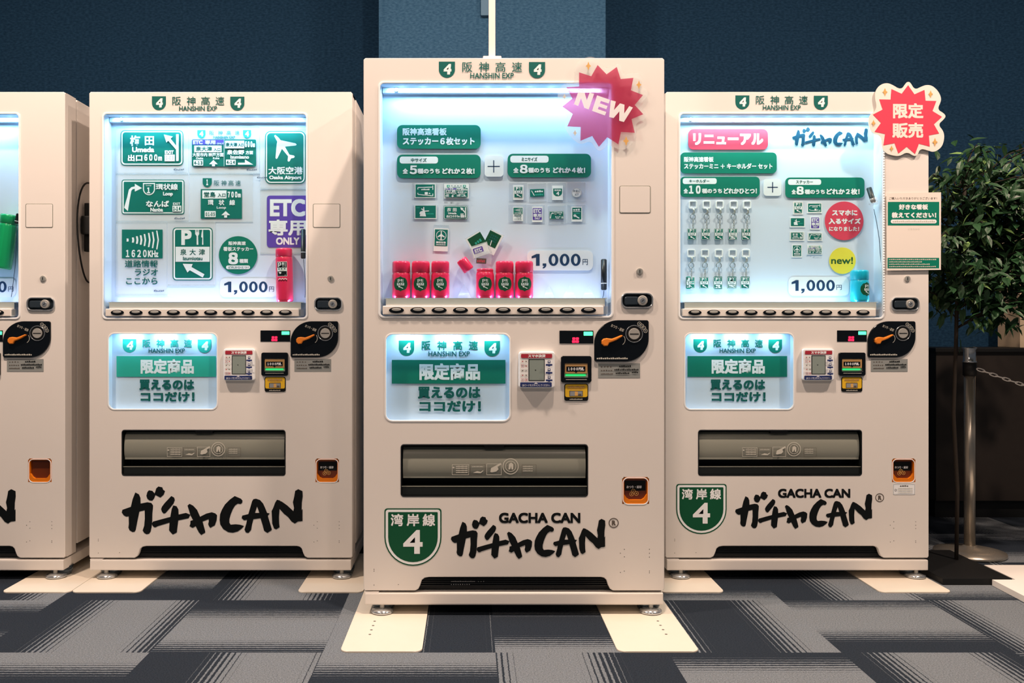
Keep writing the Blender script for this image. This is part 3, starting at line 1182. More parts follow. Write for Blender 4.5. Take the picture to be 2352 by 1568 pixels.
    # leaf-shaped coin panel
    def leaf(x0, y0, x1, y1):
        w_, h_ = x1 - x0, y1 - y0
        pts = []
        for i in range(13):                                        # round top-left shoulder
            a_ = math.radians(180 + 90 * i / 12)
            pts.append((x0 + w_ * .44 + w_ * .44 * math.cos(a_), y0 + h_ * .56 + h_ * .56 * math.sin(a_)))
        for i in range(5):
            a_ = math.radians(270 + 90 * i / 4)
            pts.append((x1 - 5 + 5 * math.cos(a_), y0 + 5 + 5 * math.sin(a_)))
        for i in range(13):                                        # round bottom-right shoulder
            a_ = math.radians(90 * i / 12)
            pts.append((x1 - w_ * .44 + w_ * .44 * math.cos(a_), y1 - h_ * .56 + h_ * .56 * math.sin(a_)))
        for i in range(5):
            a_ = math.radians(90 + 90 * i / 4)
            pts.append((x0 + 5 + 5 * math.cos(a_), y1 - 5 + 5 * math.sin(a_)))
        return [P(*q) for q in reversed(pts)]
    mb = MB()
    mb.shape(leaf(1364.5, 735, 1489.5, 830), 'gloss_black', -.006, .008, bev=.0018)
    cp = mb.build('coin_panel', root)
    lp = LocalPrint(-.0062)
    for X, Y in ((1467.6, 743.3), (1473.3, 748), (1478, 753), (1481.6, 759.5)):
        lp.ring(X, Y, 4.6, .9, 'p_ghost', 18)
        lp.oval(X, Y, 1.6, 1.6, 'p_grey', 10)
    lp.build('coin_icon', cp)
    lp = LocalPrint(-.0062)
    lp.text('おつり・返却', (1402, 749, 1433, 756.5), 'p_ghost', rot=24)
    lp.build('panel_lettering', cp)
    lp = LocalPrint(-.0062)
    lp.marks(1370, 820.5, 1442, 824.5, 'p_ghost', 16)
    lp.build('panel_lettering', cp)
    lp = LocalPrint(-.0062)
    for i in range(7):
        a0, a1 = math.radians(-40 + 14 * i), math.radians(-40 + 14 * (i + 1))
        lp.line(1422 + 13 * math.cos(a0), 780 + 13 * math.sin(a0), 1422 + 13 * math.cos(a1), 780 + 13 * math.sin(a1), 1.1, 'p_ghost')
    lp.build('lever_mark', cp)
    mb = MB()
    cx, cz = P(1455.7, 766.5)
    mb.shape(ell(cx, cz, .0285), 'chrome', -.0085, .003, [ell(cx, cz, .0262)], bev=.0006)
    mb.shape(ell(cx, cz, .0255), 'black', -.0072, .002)
    mb.shape(ell(cx, cz, .0185), 'steel', -.0095, .004, bev=.001)
    mb.box(cx - .0145, cx + .0145, -.0101, -.009, cz - .0018, cz + .0012, 'black')
    mb.build('coin_slot', cp)
    mb = MB()
    lv = []
    c0, c1, r0, r1 = (1389, 786), (1425.5, 771.5), 8.5, 1.7
    for i in range(15):
        a_ = math.radians(70 + 250 * i / 14)
        lv.append((c0[0] + r0 * math.cos(a_), c0[1] + r0 * math.sin(a_)))
    lv = [(1394, 794), (1386, 794.6), (1380.6, 789.5), (1380.3, 782.5), (1384.5, 777.6), (1392, 776.2), (1404, 777.6), (1414, 774), (1424.5, 769.6), (1428.3, 769.6), (1427.6, 772.8), (1414, 781), (1404, 785), (1398, 787.2)]
    mb.shape([P(*q) for q in lv], 'lever_orange', -.017, .012, bev=.003)
    mb.build('return_lever', cp)
    # blank cover plate, key switch, lock handle
    mb = MB()
    mb.shape(R(1422.5, 426.5, 1494.5, 490, 4), 'slot_grey', -.0004, .0015)
    mb.shape(R(1424.2, 428.2, 1492.8, 488.3, 3), 'paint', -.0016, .002, bev=.0006)
    mb.build('cover_plate', root)
    mb = MB()
    cx, cz = P(1469, 623)
    mb.shape(ell(cx, cz, .0115, n=20), 'steel', -.004, .005, bev=.0015)
    mb.shape(ell(cx, cz, .0078, n=20), 'label_grey', -.0046, .001)
    mb.box(cx - .0012, cx + .0012, -.0058, -.0044, cz - .005, cz + .005, 'black')
    mb.build('key_switch', root)
    mb = MB()
    mb.shape(R(1426, 672, 1500, 708, 14), 'chrome', -.006, .008, [R(1429.5, 675.5, 1496.5, 704.5, 11)], bev=.0022)
    mb.shape(R(1428, 674, 1498, 706, 13), 'dark_chrome', .0, .002)
    lk = mb.build('lock_handle', root)
    mb = MB()
    mb.shape(R(1434, 681, 1466, 700, 5), 'dark_chrome', -.007, .007, bev=.003)
    mb.build('pull_grip', lk)
    mb = MB()
    cx, cz = P(1475, 690)
    mb.shape(ell(cx, cz, .0165, n=24), 'steel', -.010, .012, bev=.0025)
    mb.shape(ell(cx, cz, .009, n=20), 'chrome', -.0115, .003, bev=.0008)
    mb.box(cx - .001, cx + .001, -.0122, -.0113, cz - .004, cz + .004, 'black', rot=Matrix.Rotation(.8, 3, 'Y'))
    mb.build('lock_cylinder', lk)
    # rating plate
    mb = MB()
    mb.shape(R(1374, 834, 1470, 867, .5), 'label_grey', -.001, .001)
    rp = mb.build('rating_plate', root)
    lp = LocalPrint(-.0012)
    lp.marks(1380, 840.5, 1408, 843, 'p_brown', 4, .5)
    lp.marks(1380, 849, 1408, 851.5, 'p_brown', 5, .6)
    lp.marks(1380, 857, 1408, 859.5, 'p_brown', 9)
    lp.marks(1422, 838.5, 1450, 842.5, 'p_black', 6)
    lp.marks(1411, 846.5, 1467, 850.5, 'p_black', 14)
    lp.marks(1414, 854.5, 1446, 858.5, 'p_black', 8)
    lp.marks(1451, 852.5, 1466, 856.5, 'p_black', 4)
    lp.build('plate_print', rp)
    # pick-up slot
    a, b, c, d = LX(922), LX(1349), LZ(1139), LZ(1022)
    mb = MB()
    for q in ((a - .01, a, .003, .085, c - .01, d + .01), (b, b + .01, .003, .085, c - .01, d + .01), (a, b, .003, .085, d, d + .01), (a, b, .003, .085, c - .01, c)):
        mb.box(*q, 'slot_dark')
    mb.box(a, b, .085, .09, c - .01, d + .01, 'slot_dark')
    mb.shape(R(920.5, 1020.5, 1350.5, 1140.5, 7), 'dark_plastic', -.001, .004, [R(922.5, 1022.5, 1348.5, 1138.5, 6)], bev=.0004)
    sl = mb.build('pickup_slot', root)
    mb = MB()
    prof = [(1028, .030), (1033, .020), (1043, .013), (1058, .009), (1074, .008), (1087, .010), (1098, .015)]
    rows = [(LZ(py), y) for py, y in prof]
    X0, X1 = LX(925), LX(1346)
    for (za, ya), (zb, yb) in zip(rows, rows[1:]):
        mb.face([(X0, ya, za), (X1, ya, za), (X1, yb, zb), (X0, yb, zb)], 'slot_grey', True)
        mb.face([(X0, ya + .004, za), (X0, yb + .004, zb), (X1, yb + .004, zb), (X1, ya + .004, za)], 'slot_grey', True)
    mb.box(X0, X1, .013, .022, LZ(1099), LZ(1094), 'slot_grey', .001)
    fl = mb.build('pickup_flap', sl, recalc=False)
    mb = MB()
    mb.box(a, b, .007, .05, LZ(1139), LZ(1117), 'slot_dark', .003)
    mb.box(a, b, .006, .009, LZ(1118.2), LZ(1116.6), 'slot_grey')
    mb.box(LX(1112), LX(1158), .006, .026, LZ(1030), LZ(1022), 'black', .001)
    mb.build('slot_sill', sl)
    lp = LocalPrint(.0072)
    lp.box(1038, 1067, 1077, 1091, .9, 'p_ghost')
    lp.oval(1041.5, 1074, 2, 2, 'p_ghost', 12)
    for j in range(4):
        lp.marks(1047, 1070 + j * 4.6, 1074, 1072.6 + j * 4.6, 'p_ghost', 9, .85)
    lp.box(1080, 1067, 1115, 1091, .6, 'p_brown')
    lp.marks(1084, 1071, 1110, 1073, 'p_ghost', 10)
    lp.poly([(1086, 1086), (1096, 1082), (1104, 1084), (1110, 1080), (1110, 1082), (1104, 1087)], 'p_ghost')
    lp.box(1117.5, 1065, 1152, 1091, .9, 'p_ghost')
    lp.poly([(1126, 1084), (1128, 1075), (1136, 1071), (1150, 1063), (1151, 1067), (1143, 1072), (1145, 1078), (1140, 1083), (1130, 1085)], 'p_ghost')
    lp.ring(1173, 1071, 18.5, 1.7, 'p_ghost', 32)
    lp.ring(1173, 1071, 12.5, 1.2, 'p_ghost', 28)
    lp.poly([(1168, 1078), (1169, 1066), (1174, 1062), (1179, 1066), (1179, 1078), (1175, 1078), (1174, 1070), (1172, 1078)], 'p_ghost')
    lp.box(1199, 1067, 1232, 1091, .6, 'p_brown')
    for j in range(3):
        lp.marks(1201, 1070 + j * 5, 1224, 1072.2 + j * 5, 'p_ghost', 8)
    lp.build('flap_print', sl)
    # coin return cup
    mb = MB()
    a, b, c, d = LX(1432), LX(1488), LZ(1157), LZ(1098)
    mb.shape(R(1430, 1096, 1490, 1159, 13), 'p_white', -.001, .003, [R(1432, 1098, 1488, 1157, 11)], bev=.0005)
    for q in ((a - .004, a + .002, .0, .045, c, d), (b - .002, b + .004, .0, .045, c, d), (a, b, .0, .045, d - .002, d + .004), (a - .004, b + .004, .045, .05, c, d)):
        mb.box(*q, 'orange')
    cr = mb.build('coin_return', root)
    mb = MB()
    mb.shape([P(1432.5, 1133), P(1440, 1144), P(1446, 1148), P(1474, 1148), P(1480, 1144), P(1487.5, 1133), P(1487.5, 1150), P(1480, 1157), P(1440, 1157), P(1432.5, 1150)][::-1], 'orange', .0015, .02)
    mb.build('coin_cup', cr)
    mb = MB()
    mb.shape([P(1442, 1151), P(1433, 1140), P(1433, 1099), P(1487, 1099), P(1487, 1140), P(1478, 1151)][::-1], 'tea_flap', .012, .003, bev=.0005)
    mb.build('coin_flap', cr)
    # pin holes near the foot
    for X, Y in ((1434, 1261), (1434, 1278), (1425, 1270), (1491.5, 1261), (1491.5, 1270), (1491.5, 1279), (1434, 1311), (1425, 1314), (1491.5, 1311), (1491.5, 1315), (859, 1307), (859, 1311), (859, 1343), (915, 1342)):
        mb = MB()
        mb.shape(ell(*P(X, Y), .0013, n=8), 'black', -.0003, .0006)
        mb.build('pin_hole', door)
    return root


class LocalPrint(Print):
    """Print drawn on a machine's own front plane: pixels of the middle machine -> machine frame, depth in metres"""

    def __init__(s, y):
        super().__init__(y)

    def p(s, x, y, k=None):
        a = s.A
        X, Y = a[0] * x + a[1] * y + a[2], a[3] * x + a[4] * y + a[5]
        return Vector((LX(X), s.d - (s.k if k is None else k) * s.step, LZ(Y)))

    def text(s, t, b, col, bold=0.0, up=True, slant=0.0, rot=0.0):
        if rot:
            s.frame(b, b, rot)
        super().text(t, b, col, bold, up, slant)
        if rot:
            s.free()


proto = make_machine()
ROOTS = {}
SPOT = {'mid': (1180.5, DC), 'left': (507.0, DB), 'right': (1831.0, DB), 'edge': (-153.0, DB)}
LAB = {
    'mid': 'white vending machine standing forward between two others, six red bottles in its window',
    'left': 'white vending machine with large green road sign stickers and one tall red bottle',
    'right': 'white vending machine with key holders and one cyan bottle in its window, beside the tree',
    'edge': 'white vending machine cut off by the photo edge, tilted green bottle inside'}
for key in ('mid', 'left', 'right', 'edge'):
    o = proto if key == 'mid' else copy_tree(proto)
    px, d = SPOT[key]
    o.location = ((px - CX) / F * d, d, 0)
    tag(o, LAB[key], 'vending machine', 'white vending machines in a row')
    ROOTS[key] = o


def part(o, stem):
    return [c for c in children(o) if c.name.split('.')[0] == stem][0]


COOL = (0.40, 0.74, 1.0)
for key, o in ROOTS.items():
    L0 = Vector(o.location)
    col = (0.52, 0.90, 0.95) if key == 'right' else COOL
    # the lamps in the strip over the show window, and the three in the sign box
    lamp('window_lamp', L0 + Vector((LX(1139), .030, LZ(197))), 0.70, 3.0, col, (math.radians(22), 0, 0), 0.02)
    lamp('shelf_lamp', L0 + Vector((LX(1139), .014, LZ(682.5))), 0.70, 0.4, (0.50, 0.62, 1.0) if key != 'right' else (0.5, 0.85, 1.0), (math.radians(152), 0, 0), 0.008)
    for X in (938, 1028, 1118):
        lamp('sign_lamp', L0 + Vector((LX(X), .010, LZ(768.6))), 0.075, 0.18, COOL, (math.radians(26), 0, 0), 0.008)


# ------------------------------------------------------------------ writing on each machine (pixels of that machine)
def header(key, x0, y0, sc):
    """road shields, 阪神高速, HANSHIN EXP; (x0, y0) top-left of the left shield, sc pixels per unit"""
    d = SPOT[key][1]
    pr = Print(d - .0004)
    pr.frame((0, 0, 244, 40), (x0, y0, x0 + 244 * sc, y0 + 40 * sc))
    shield(pr, 0, 0, 37, 37, 'p_teal', slant=.12)
    shield(pr, 207, 1, 244, 38, 'p_teal', slant=.12)
    spaced(pr, '阪神高速', 54, 191, 1, 24, 23, 'p_teal')
    pr.text('HANSHIN EXP', (72, 26, 172, 39), 'p_teal', .012)
    pr.free()
    pr.build('header_print', part(ROOTS[key], 'door'), ROOTS[key].location)


header('mid', 1008, 141.5, 1.0)
header('left', 349, 221, .87)
header('right', 1689, 219, .87)
header('edge', -311, 221, .87)


def lit_sign(key, px0, py0, sc, green):
    """print on the lit panel; offsets in middle-machine pixels from the panel's corner (885, 766)"""
    o = ROOTS[key]
    lp = LocalPrint(.0338)
    gg = 'p_mint' if green == 'p_mint' else 'p_green'
    shield(lp, 914, 782, 950, 818, gg, slant=.12)
    shield(lp, 1113, 783, 1149, 819, gg, slant=.12)
    spaced(lp, '阪神高速', 967, 1098, 783, 804, 21, gg, .015)
    lp.text('HANSHIN EXP', (983, 807, 1079, 819), 'p_teal', .015)
    lp.rect(898, 827, 1162, 882, green)
    lp.text('限定商品', (962, 835, 1103, 874), 'p_white', .035)
    lp.text('買えるのは', (958, 889, 1104, 917), 'p_teal', .04)
    lp.text('ココだけ！', (962, 922, 1105, 948), 'p_teal', .045)
    lp.build('sign_print', part(o, 'sign_box'))


for key in ROOTS:
    lit_sign(key, 0, 0, 1, 'p_mint' if key in ('left', 'edge') else 'p_green')


def front_print(key, name, fn):
    o = ROOTS[key]
    pr = Print(SPOT[key][1] - .0005)
    fn(pr)
    pr.build(name, part(o, 'door'), o.location)


def shield_big(pr, x0, y0, x1, y1):
    w_, h_ = x1 - x0, y1 - y0

    def sp(i, r):
        X0, Y0, X1, Y1 = x0 + i, y0 + i, x1 - i, y1 - i
        cx, mid, n = (X0 + X1) / 2, Y0 + (Y1 - Y0) * .50, 18
        pts = []
        for k in range(5):
            a = math.radians(180 + 90 * k / 4)
            pts.append((X0 + r + r * math.cos(a), Y0 + r + r * math.sin(a)))
        for k in range(5):
            a = math.radians(270 + 90 * k / 4)
            pts.append((X1 - r + r * math.cos(a), Y0 + r + r * math.sin(a)))
        for k in range(n + 1):
            a = PI * k / n
            pts.append((cx + (X1 - X0) / 2 * math.cos(a), mid + (Y1 - mid) * math.sin(a)))
        return pts
    pr.poly(sp(0, w_ * .05), 'p_deep')
    pr.poly(sp(w_ * .022, w_ * .045), 'p_white')
    pr.poly(sp(w_ * .065, w_ * .015), 'p_deep')
    spaced(pr, '湾岸線', x0 + w_ * .11, x0 + w_ * .89, y0 + h_ * .095, y0 + h_ * .31, w_ * .22, 'p_white', .02)
    pr.text('4', (x0 + w_ * .33, y0 + h_ * .375, x0 + w_ * .67, y0 + h_ * .79), 'p_white', .03)


front_print('left', 'brush_logo', lambda pr: brush(pr, (279, 1116, 695, 1228), 'p_black'))
front_print('edge', 'brush_logo', lambda pr: brush(pr, (-380, 1116, 36, 1228), 'p_black'))
front_print('mid', 'brush_logo', lambda pr: brush(pr, (1035, 1185, 1390, 1283), 'p_black'))
front_print('right', 'brush_logo', lambda pr: brush(pr, (1688, 1128, 2003, 1214), 'p_black'))
front_print('mid', 'route_shield', lambda pr: shield_big(pr, 883, 1167, 1014, 1299))
front_print('right', 'route_shield', lambda pr: shield_big(pr, 1553, 1111, 1669, 1226))


def cap_line(pr, cx, cy, r):
    pr.ring(cx, cy, r, r * .17, 'p_brown', 30)
    pr.text('R', (cx - r * .36, cy - r * .5, cx + r * .42, cy + r * .5), 'p_brown', .05)


front_print('mid', 'name_print', lambda pr: pr.text('GACHA CAN', (1146, 1177, 1333, 1201), 'p_black', .045))
front_print('mid', 'registered_mark', lambda pr: cap_line(pr, 1409.5, 1200.5, 11.5))
front_print('right', 'name_print', lambda pr: pr.text('GACHA CAN', (1787, 1122, 1953, 1143), 'p_black', .045))
front_print('right', 'registered_mark', lambda pr: cap_line(pr, 2020.5, 1142.5, 10))


def flap_words(key):
    o = part(ROOTS[key], 'coin_return')
    lp = LocalPrint(.0116)
    lp.rect(1436, 1105, 1484, 1128, 'p_black', 2)
    lp.text('おつり・返却', (1440.5, 1116, 1475, 1122.5), 'p_white', .02)
    for X, Y in ((1456, 1129), (1452, 1135.5), (1463, 1134)):
        lp.ring(X, Y, 5, 1, 'p_gold', 18)
        lp.oval(X, Y, 1.5, 1.5, 'p_gold', 8)
    lp.build('flap_lettering', o)


for key in ('mid', 'left', 'right'):
    flap_words(key)


def vent_words(pr):
    pr.d = DC + .0235
    pr.marks(1036, 1333.5, 1092, 1335.5, 'p_grey', 14)
    pr.marks(1098, 1333.5, 1116, 1335.5, 'p_grey', 3, .3)
    pr.marks(1036, 1340.5, 1082, 1342.5, 'p_grey', 9, .4)


front_print('mid', 'vent_print', vent_words)


def care_label(pr):
    pr.slab(rr(2051, 1111, 2102, 1136, 3, 4), 'p_white', .0004)
    pr.box(2052, 1112, 2101, 1135, .6, 'p_grey')
    pr.marks(2067, 1114, 2087, 1117, 'p_brown', 4)
    pr.ring(2057, 1125, 2.6, .7, 'p_brown', 14)
    for j in range(3):
        pr.marks(2062, 1120 + j * 4.5, 2096, 1122 + j * 4.5, 'p_ghost', 11)


front_print('right', 'care_label', care_label)


def edge_beads():
    o = ROOTS['right']
    mb = MB()
    v0 = o.location
    for i in range(62):
        v = at(2030.5, 345 + i * 6.05, DB - .0045)
        mb.lathe([(.0026, -.0015), (.0034, .0008), (.002, .003)], 'p_white', v, 8, Matrix.Rotation(PI / 2, 3, 'X'))
    mb.build('edge_beading', o, v0)


edge_beads()


# ------------------------------------------------------------------ floor plates under the machines' feet
def plate(x0, x1, d0, d1, label, holes=()):
    mb = MB()
    pts = [(x0, d1), (x1, d1)]
    r = .026
    for cx, a0 in ((x1 - r, 0), (x0 + r, -90)):
        for i in range(7):
            a = math.radians(a0 - 90 * i / 6)
            pts.append((cx + r * math.cos(a), d0 + r + r * math.sin(a)))
    t = .0045
    top = [mb.bm.verts.new((x, y, t)) for x, y in pts]
    bot = [mb.bm.verts.new((x, y, 0.0003)) for x, y in pts]
    k = mb.mi('cream')
    n = len(pts)
    mb.bm.faces.new(top)
    mb.bm.faces.new(list(reversed(bot)))
    for i in range(n):
        mb.bm.faces.new((top[i], top[(i + 1) % n], bot[(i + 1) % n], bot[i]))
    es = [e for e in mb.bm.edges if all(v.co.z > t - 1e-5 for v in e.verts)]
    bmesh.ops.bevel(mb.bm, geom=es, offset=.001, segments=1, affect='EDGES')
    for x, y in holes:
        mb.cyl((x, y, t - .001), (x, y, t + .0004), .0042, 'p_brown', n=12)
    o = mb.build('floor_plate', None, ((x0 + x1) / 2, (d0 + d1) / 2, 0), ((x0 + x1) / 2, (d0 + d1) / 2, 0))
    tag(o, label, 'floor plate', 'cream floor plates under the machine feet')


def fl(px, py):
    d = F * H / (py - CY)
    return (px - CX) / F * d, d


plate(fl(781, 1498)[0], fl(969, 1498)[0], fl(0, 1499)[1], 3.25, 'large cream floor plate with four holes under the left foot of the forward vending machine', [fl(X, Y) for X, Y in ((860.5, 1429.5), (857, 1439.5), (853, 1449.5), (849.5, 1460))])
plate(fl(1419, 1498)[0], fl(1607, 1498)[0], fl(0, 1499)[1], 3.25, 'large cream floor plate with four holes under the right foot of the forward vending machine', [fl(X, Y) for X, Y in ((1511, 1429), (1517, 1439), (1523, 1449), (1530, 1459.5))])
D1 = fl(0, 1362)[1]
plate(fl(160, 1361)[0] + .004, fl(322, 1361)[0], D1, 3.72, 'cream floor plate under the left foot of the machine full of road sign stickers')
plate(fl(683, 1361)[0], fl(835, 1361)[0] - .002, D1, 3.72, 'cream floor plate under the right foot of the machine full of road sign stickers')
plate(fl(1516, 1361)[0], fl(1664, 1361)[0], D1, 3.72, 'cream floor plate under the left foot of the machine with key holders')
plate(fl(2020, 1361)[0], fl(2187, 1361)[0], D1, 3.72, 'cream floor plate nearest the black tree base, under the machine with key holders')
plate(fl(3, 1361)[0], fl(160, 1361)[0] + .002, D1, 3.72, 'cream floor plate under the vending machine cut off by the photo edge')


# ------------------------------------------------------------------ things in the show windows
def BP(key):
    """depth of the back panel of a machine's window"""
    return SPOT[key][1] + .072


def spot_for(px, py, d):
    return at(px, py, d)


def flat_thing(name, label, cat, key, box, fn, sheet=None, group=None, gap=0.0, rot=0.0, r=0.0, t=.0012):
    """a printed sheet on the window's back panel: sheet material + artwork as one part"""
    d = BP(key) - .0012 - gap
    pr = Print(d)
    x0, y0, x1, y1 = box
    cen = at((x0 + x1) / 2, (y0 + y1) / 2, d)
    if sheet:
        pr.frame(box, box, rot)
        pr.slab(rr(x0, y0, x1, y1, r, 5) if r else [(x0, y0), (x1, y0), (x1, y1), (x0, y1)], sheet, t)
        pr.free()
    fn(pr)
    o = pr.build(name, None, cen, cen)
    return tag(o, label, cat, group)


def pack(label, key, bag, sign, fn, logo=None, group=None, rot=0.0, gap=0.0, sheet='bag', white=None):
    """sticker in a bag: the bag is the thing, the printed sticker its part"""
    d = BP(key) - .0015 - gap
    x0, y0, x1, y1 = bag
    cen = at((x0 + x1) / 2, (y0 + y1) / 2, d)
    pr = Print(d)
    pr.frame(bag, bag, rot)
    pr.slab([(x0, y0), (x1, y0), (x1, y1), (x0, y1)], sheet, .0012)
    pr.rect(x0, y0, x1, y0 + (y1 - y0) * .025, 'clear_acrylic')
    pr.rect(x0, y1 - (y1 - y0) * .025, x1, y1, 'clear_acrylic')
    pr.free()
    o = pr.build('sticker_pack', None, cen, cen)
    tag(o, label, 'sticker pack', group)
    pr = Print(d - .0012)
    if white:
        pr.frame(bag, bag, rot)
        pr.slab([(white[0], white[1]), (white[2], white[1]), (white[2], white[3]), (white[0], white[3])], 'p_white', .0004)
        pr.free()
    fn(pr, sign, rot)
    if logo:
        mini_logo(pr, *logo)
    pr.build('sticker', o, cen)
    return o


def price(key, card, digits, yen, label):
    def fn(pr):
        x0, y0, x1, y1 = digits
        w_, h_ = x1 - x0, y1 - y0
        H0 = h_ * .80                                   # digit height; the comma hangs lower
        pr.k += 1
        u = w_ / 106.0
        # 1
        pr.poly([(x0 + 10.5 * u, y0), (x0 + 17.5 * u, y0), (x0 + 17.5 * u, y0 + H0), (x0 + 9.5 * u, y0 + H0), (x0 + 9.5 * u, y0 + H0 * .30), (x0, y0 + H0 * .38), (x0, y0 + H0 * .20)], 'p_navy', up=False)
        # comma
        pr.poly([(x0 + 24 * u, y0 + H0 * .80), (x0 + 32 * u, y0 + H0 * .80), (x0 + 32 * u, y0 + H0 * 1.02), (x0 + 29 * u, y0 + H0 * 1.17), (x0 + 24.5 * u, y0 + H0 * 1.24), (x0 + 24 * u, y0 + H0 * 1.15), (x0 + 27.5 * u, y0 + H0 * 1.02), (x0 + 24 * u, y0 + H0 * 1.0)], 'p_navy', up=False)
        for i in range(3):
            cx, cy = x0 + (47.5 + i * 24.2) * u, y0 + H0 / 2
            ro, ry, ri, rj = 10.6 * u, H0 * .515, 4.2 * u, H0 * .335
            n = 32
            for k in range(n):
                a, b = 2 * PI * k / n, 2 * PI * (k + 1) / n
                pr.mb.face([pr.p(cx + ro * math.cos(a), cy + ry * math.sin(a)), pr.p(cx + ro * math.cos(b), cy + ry * math.sin(b)),
                            pr.p(cx + ri * math.cos(b), cy + rj * math.sin(b)), pr.p(cx + ri * math.cos(a), cy + rj * math.sin(a))], 'p_navy')
        pr.text('円', yen, 'p_navy')
    flat_thing('price_card', label, 'price card', key, card, fn, 'card', gap=.002, r=12)


def label_card(key, box, fn, label, r=12, col='p_green', gap=.004, name='caption_label'):
    return flat_thing(name, label, 'label', key, box, lambda pr: fn(pr), col, gap=gap, r=r, group=None, t=.0025)


# --- forward machine
def cap1(pr):
    pr.text('阪神高速看板', (925, 294, 1026, 311), 'p_white', .03)
    pr.text('ステッカー６枚セット', (925, 315, 1090, 333), 'p_white', .03)


label_card('mid', (912, 287, 1104, 341.5), cap1, 'green caption naming a six sticker set, topmost in the forward machine')


def cap_pill(pr, x0, y0, t1, parts):
    pr.rect(x0 + 6, y0 + 4.5, x0 + 94, y0 + 20.5, 'p_white', 6)
    pr.text(t1, (x0 + 32, y0 + 8, x0 + 68, y0 + 17), 'p_teal', .02)
    for t, b in parts:
        pr.text(t, (x0 + b[0], y0 + b[1], x0 + b[2], y0 + b[3]), 'p_white', .04)


label_card('mid', (912, 355, 1104, 409), lambda pr: cap_pill(pr, 912, 355, '中サイズ', [('全', (13, 32, 25, 44)), ('５', (29, 25, 46, 45)), ('種のうち', (47, 32, 98, 44)), ('どれか２枚！', (104, 31, 178, 45))]), 'green caption with white pill, on the left of the plus sign in the forward machine')
label_card('mid', (1166, 353, 1357.5, 407), lambda pr: cap_pill(pr, 1166, 353, 'ミニサイズ', [('全', (13, 32, 25, 44)), ('８', (28, 25, 46, 45)), ('種のうち', (47, 32, 97, 44)), ('どれか４枚！', (104, 31, 178, 45))]), 'green caption with white pill, on the right of the plus sign in the forward machine')


def plus(cx, cy, r):
    def fn(pr):
        pr.line(cx - r, cy, cx + r, cy, 2.2, 'p_navy')
        pr.line(cx, cy - r, cx, cy + r, 2.2, 'p_navy', up=False)
    return fn


label_card('mid', (1113, 358, 1156.5, 405.5), plus(1134, 382, 14), 'white card with a plus sign between two green captions in the forward machine', 8, 'card', name='plus_card')
GM = 'middle size sticker packs in the forward machine'
pack('small sticker pack with white road brackets, left of the Izumiotsu board pack', 'mid', (947, 421, 1005, 456), (954.5, 423.5, 998.5, 452.5), g_route, group=GM, sheet='clear_bag', white=(952.5, 422, 1000.5, 454.5))
pack('small sticker pack with green and purple Izumiotsu board, upper row of the forward machine', 'mid', (1018, 419, 1079, 458), (1022, 424.5, 1074, 453), g_board, group=GM, sheet='clear_bag', white=(1020, 422, 1077, 456))
pack('small sticker pack with white windmill-like road figure, under the road bracket pack', 'mid', (948, 470, 1005, 505), (954, 472, 1001, 500.5), g_mill, group=GM, sheet='clear_bag', white=(952, 471, 1003, 503))
pack('small sticker pack with the Umeda exit sign in the forward machine', 'mid', (1017, 470, 1077, 506), (1019, 472.5, 1074, 503.5), g_umeda, group=GM, sheet='clear_bag')
pack('white-edged sticker pack with a plane in a ring, hanging above the third red bottle', 'mid', (995, 516, 1030, 578), (998.5, 527, 1028, 565), g_kansai, group=GM, sheet='clear_bag', rot=2, white=(996.5, 524, 1029.5, 577))
GN = 'mini sticker packs in the forward machine'
for lab, bag, sg, fn, wh in (
        ('mini sticker pack with a green parking and cutlery sign in the forward machine', (1169, 420, 1210, 462), (1180.5, 428.5, 1200.5, 454), g_parking, (1178.5, 425, 1202.5, 459)),
        ('mini sticker pack with a slanting bar on green, beside the forward machine\'s parking pack', (1214, 421, 1255, 463), (1217.5, 434, 1250, 451.5), g_slip, None),
        ('mini sticker pack with a green number 4 shield in the forward machine', (1258, 420, 1300, 464), (1270.5, 433, 1291, 450.5), g_shield4, (1268, 426, 1293, 459.5)),
        ('mini sticker pack with a white round JCT sign in the forward machine', (1303, 419, 1345, 462), (1312.5, 431, 1336, 454), g_jct, None),
        ('mini sticker pack with the radio wave sign in the forward machine', (1168, 470, 1209, 511), (1179.5, 477, 1200, 505), g_radio, (1178, 475, 1201.5, 508)),
        ('mini sticker pack with a purple ETC sign, lower row of the forward machine', (1211, 471, 1252, 512), (1223.5, 478, 1244.5, 505), g_etc, (1222, 474, 1246, 510)),
        ('mini sticker pack with a green loop road sign in the forward machine', (1259, 472, 1300, 514), (1261.5, 485, 1295, 503.5), g_loop, None),
        ('mini sticker pack with a key-like figure on green, lower right of the mini packs', (1303, 471, 1345, 512), (1314.5, 477, 1335, 503.5), g_school, (1312.5, 474, 1337, 509))):
    pack(lab, 'mid', bag, sg, fn, group=GN, sheet='clear_bag', white=wh, rot=-2 if fn in (g_slip, g_loop) else 0)
price('mid', (1211, 575, 1362, 621), (1221, 583, 1333, 617), (1338, 595, 1350, 608), 'white card reading 1,000 yen in blue digits beside the six red bottles')


def bottle_prof(r, h, cap_h, neck=True):
    b = h - cap_h
    pr_ = [(r * .86, 0), (r * .97, .003), (r, .009)]
    pr_ += [(r, b - .010), (r * .985, b - .006), (r * .945, b - .003), (r * .945, b)]
    return pr_


def cap_prof(r, cap_h):
    return [(r * .955, 0), (r * .985, .001), (r * .985, cap_h * .78), (r * .955, cap_h * .92), (r * .86, cap_h)]


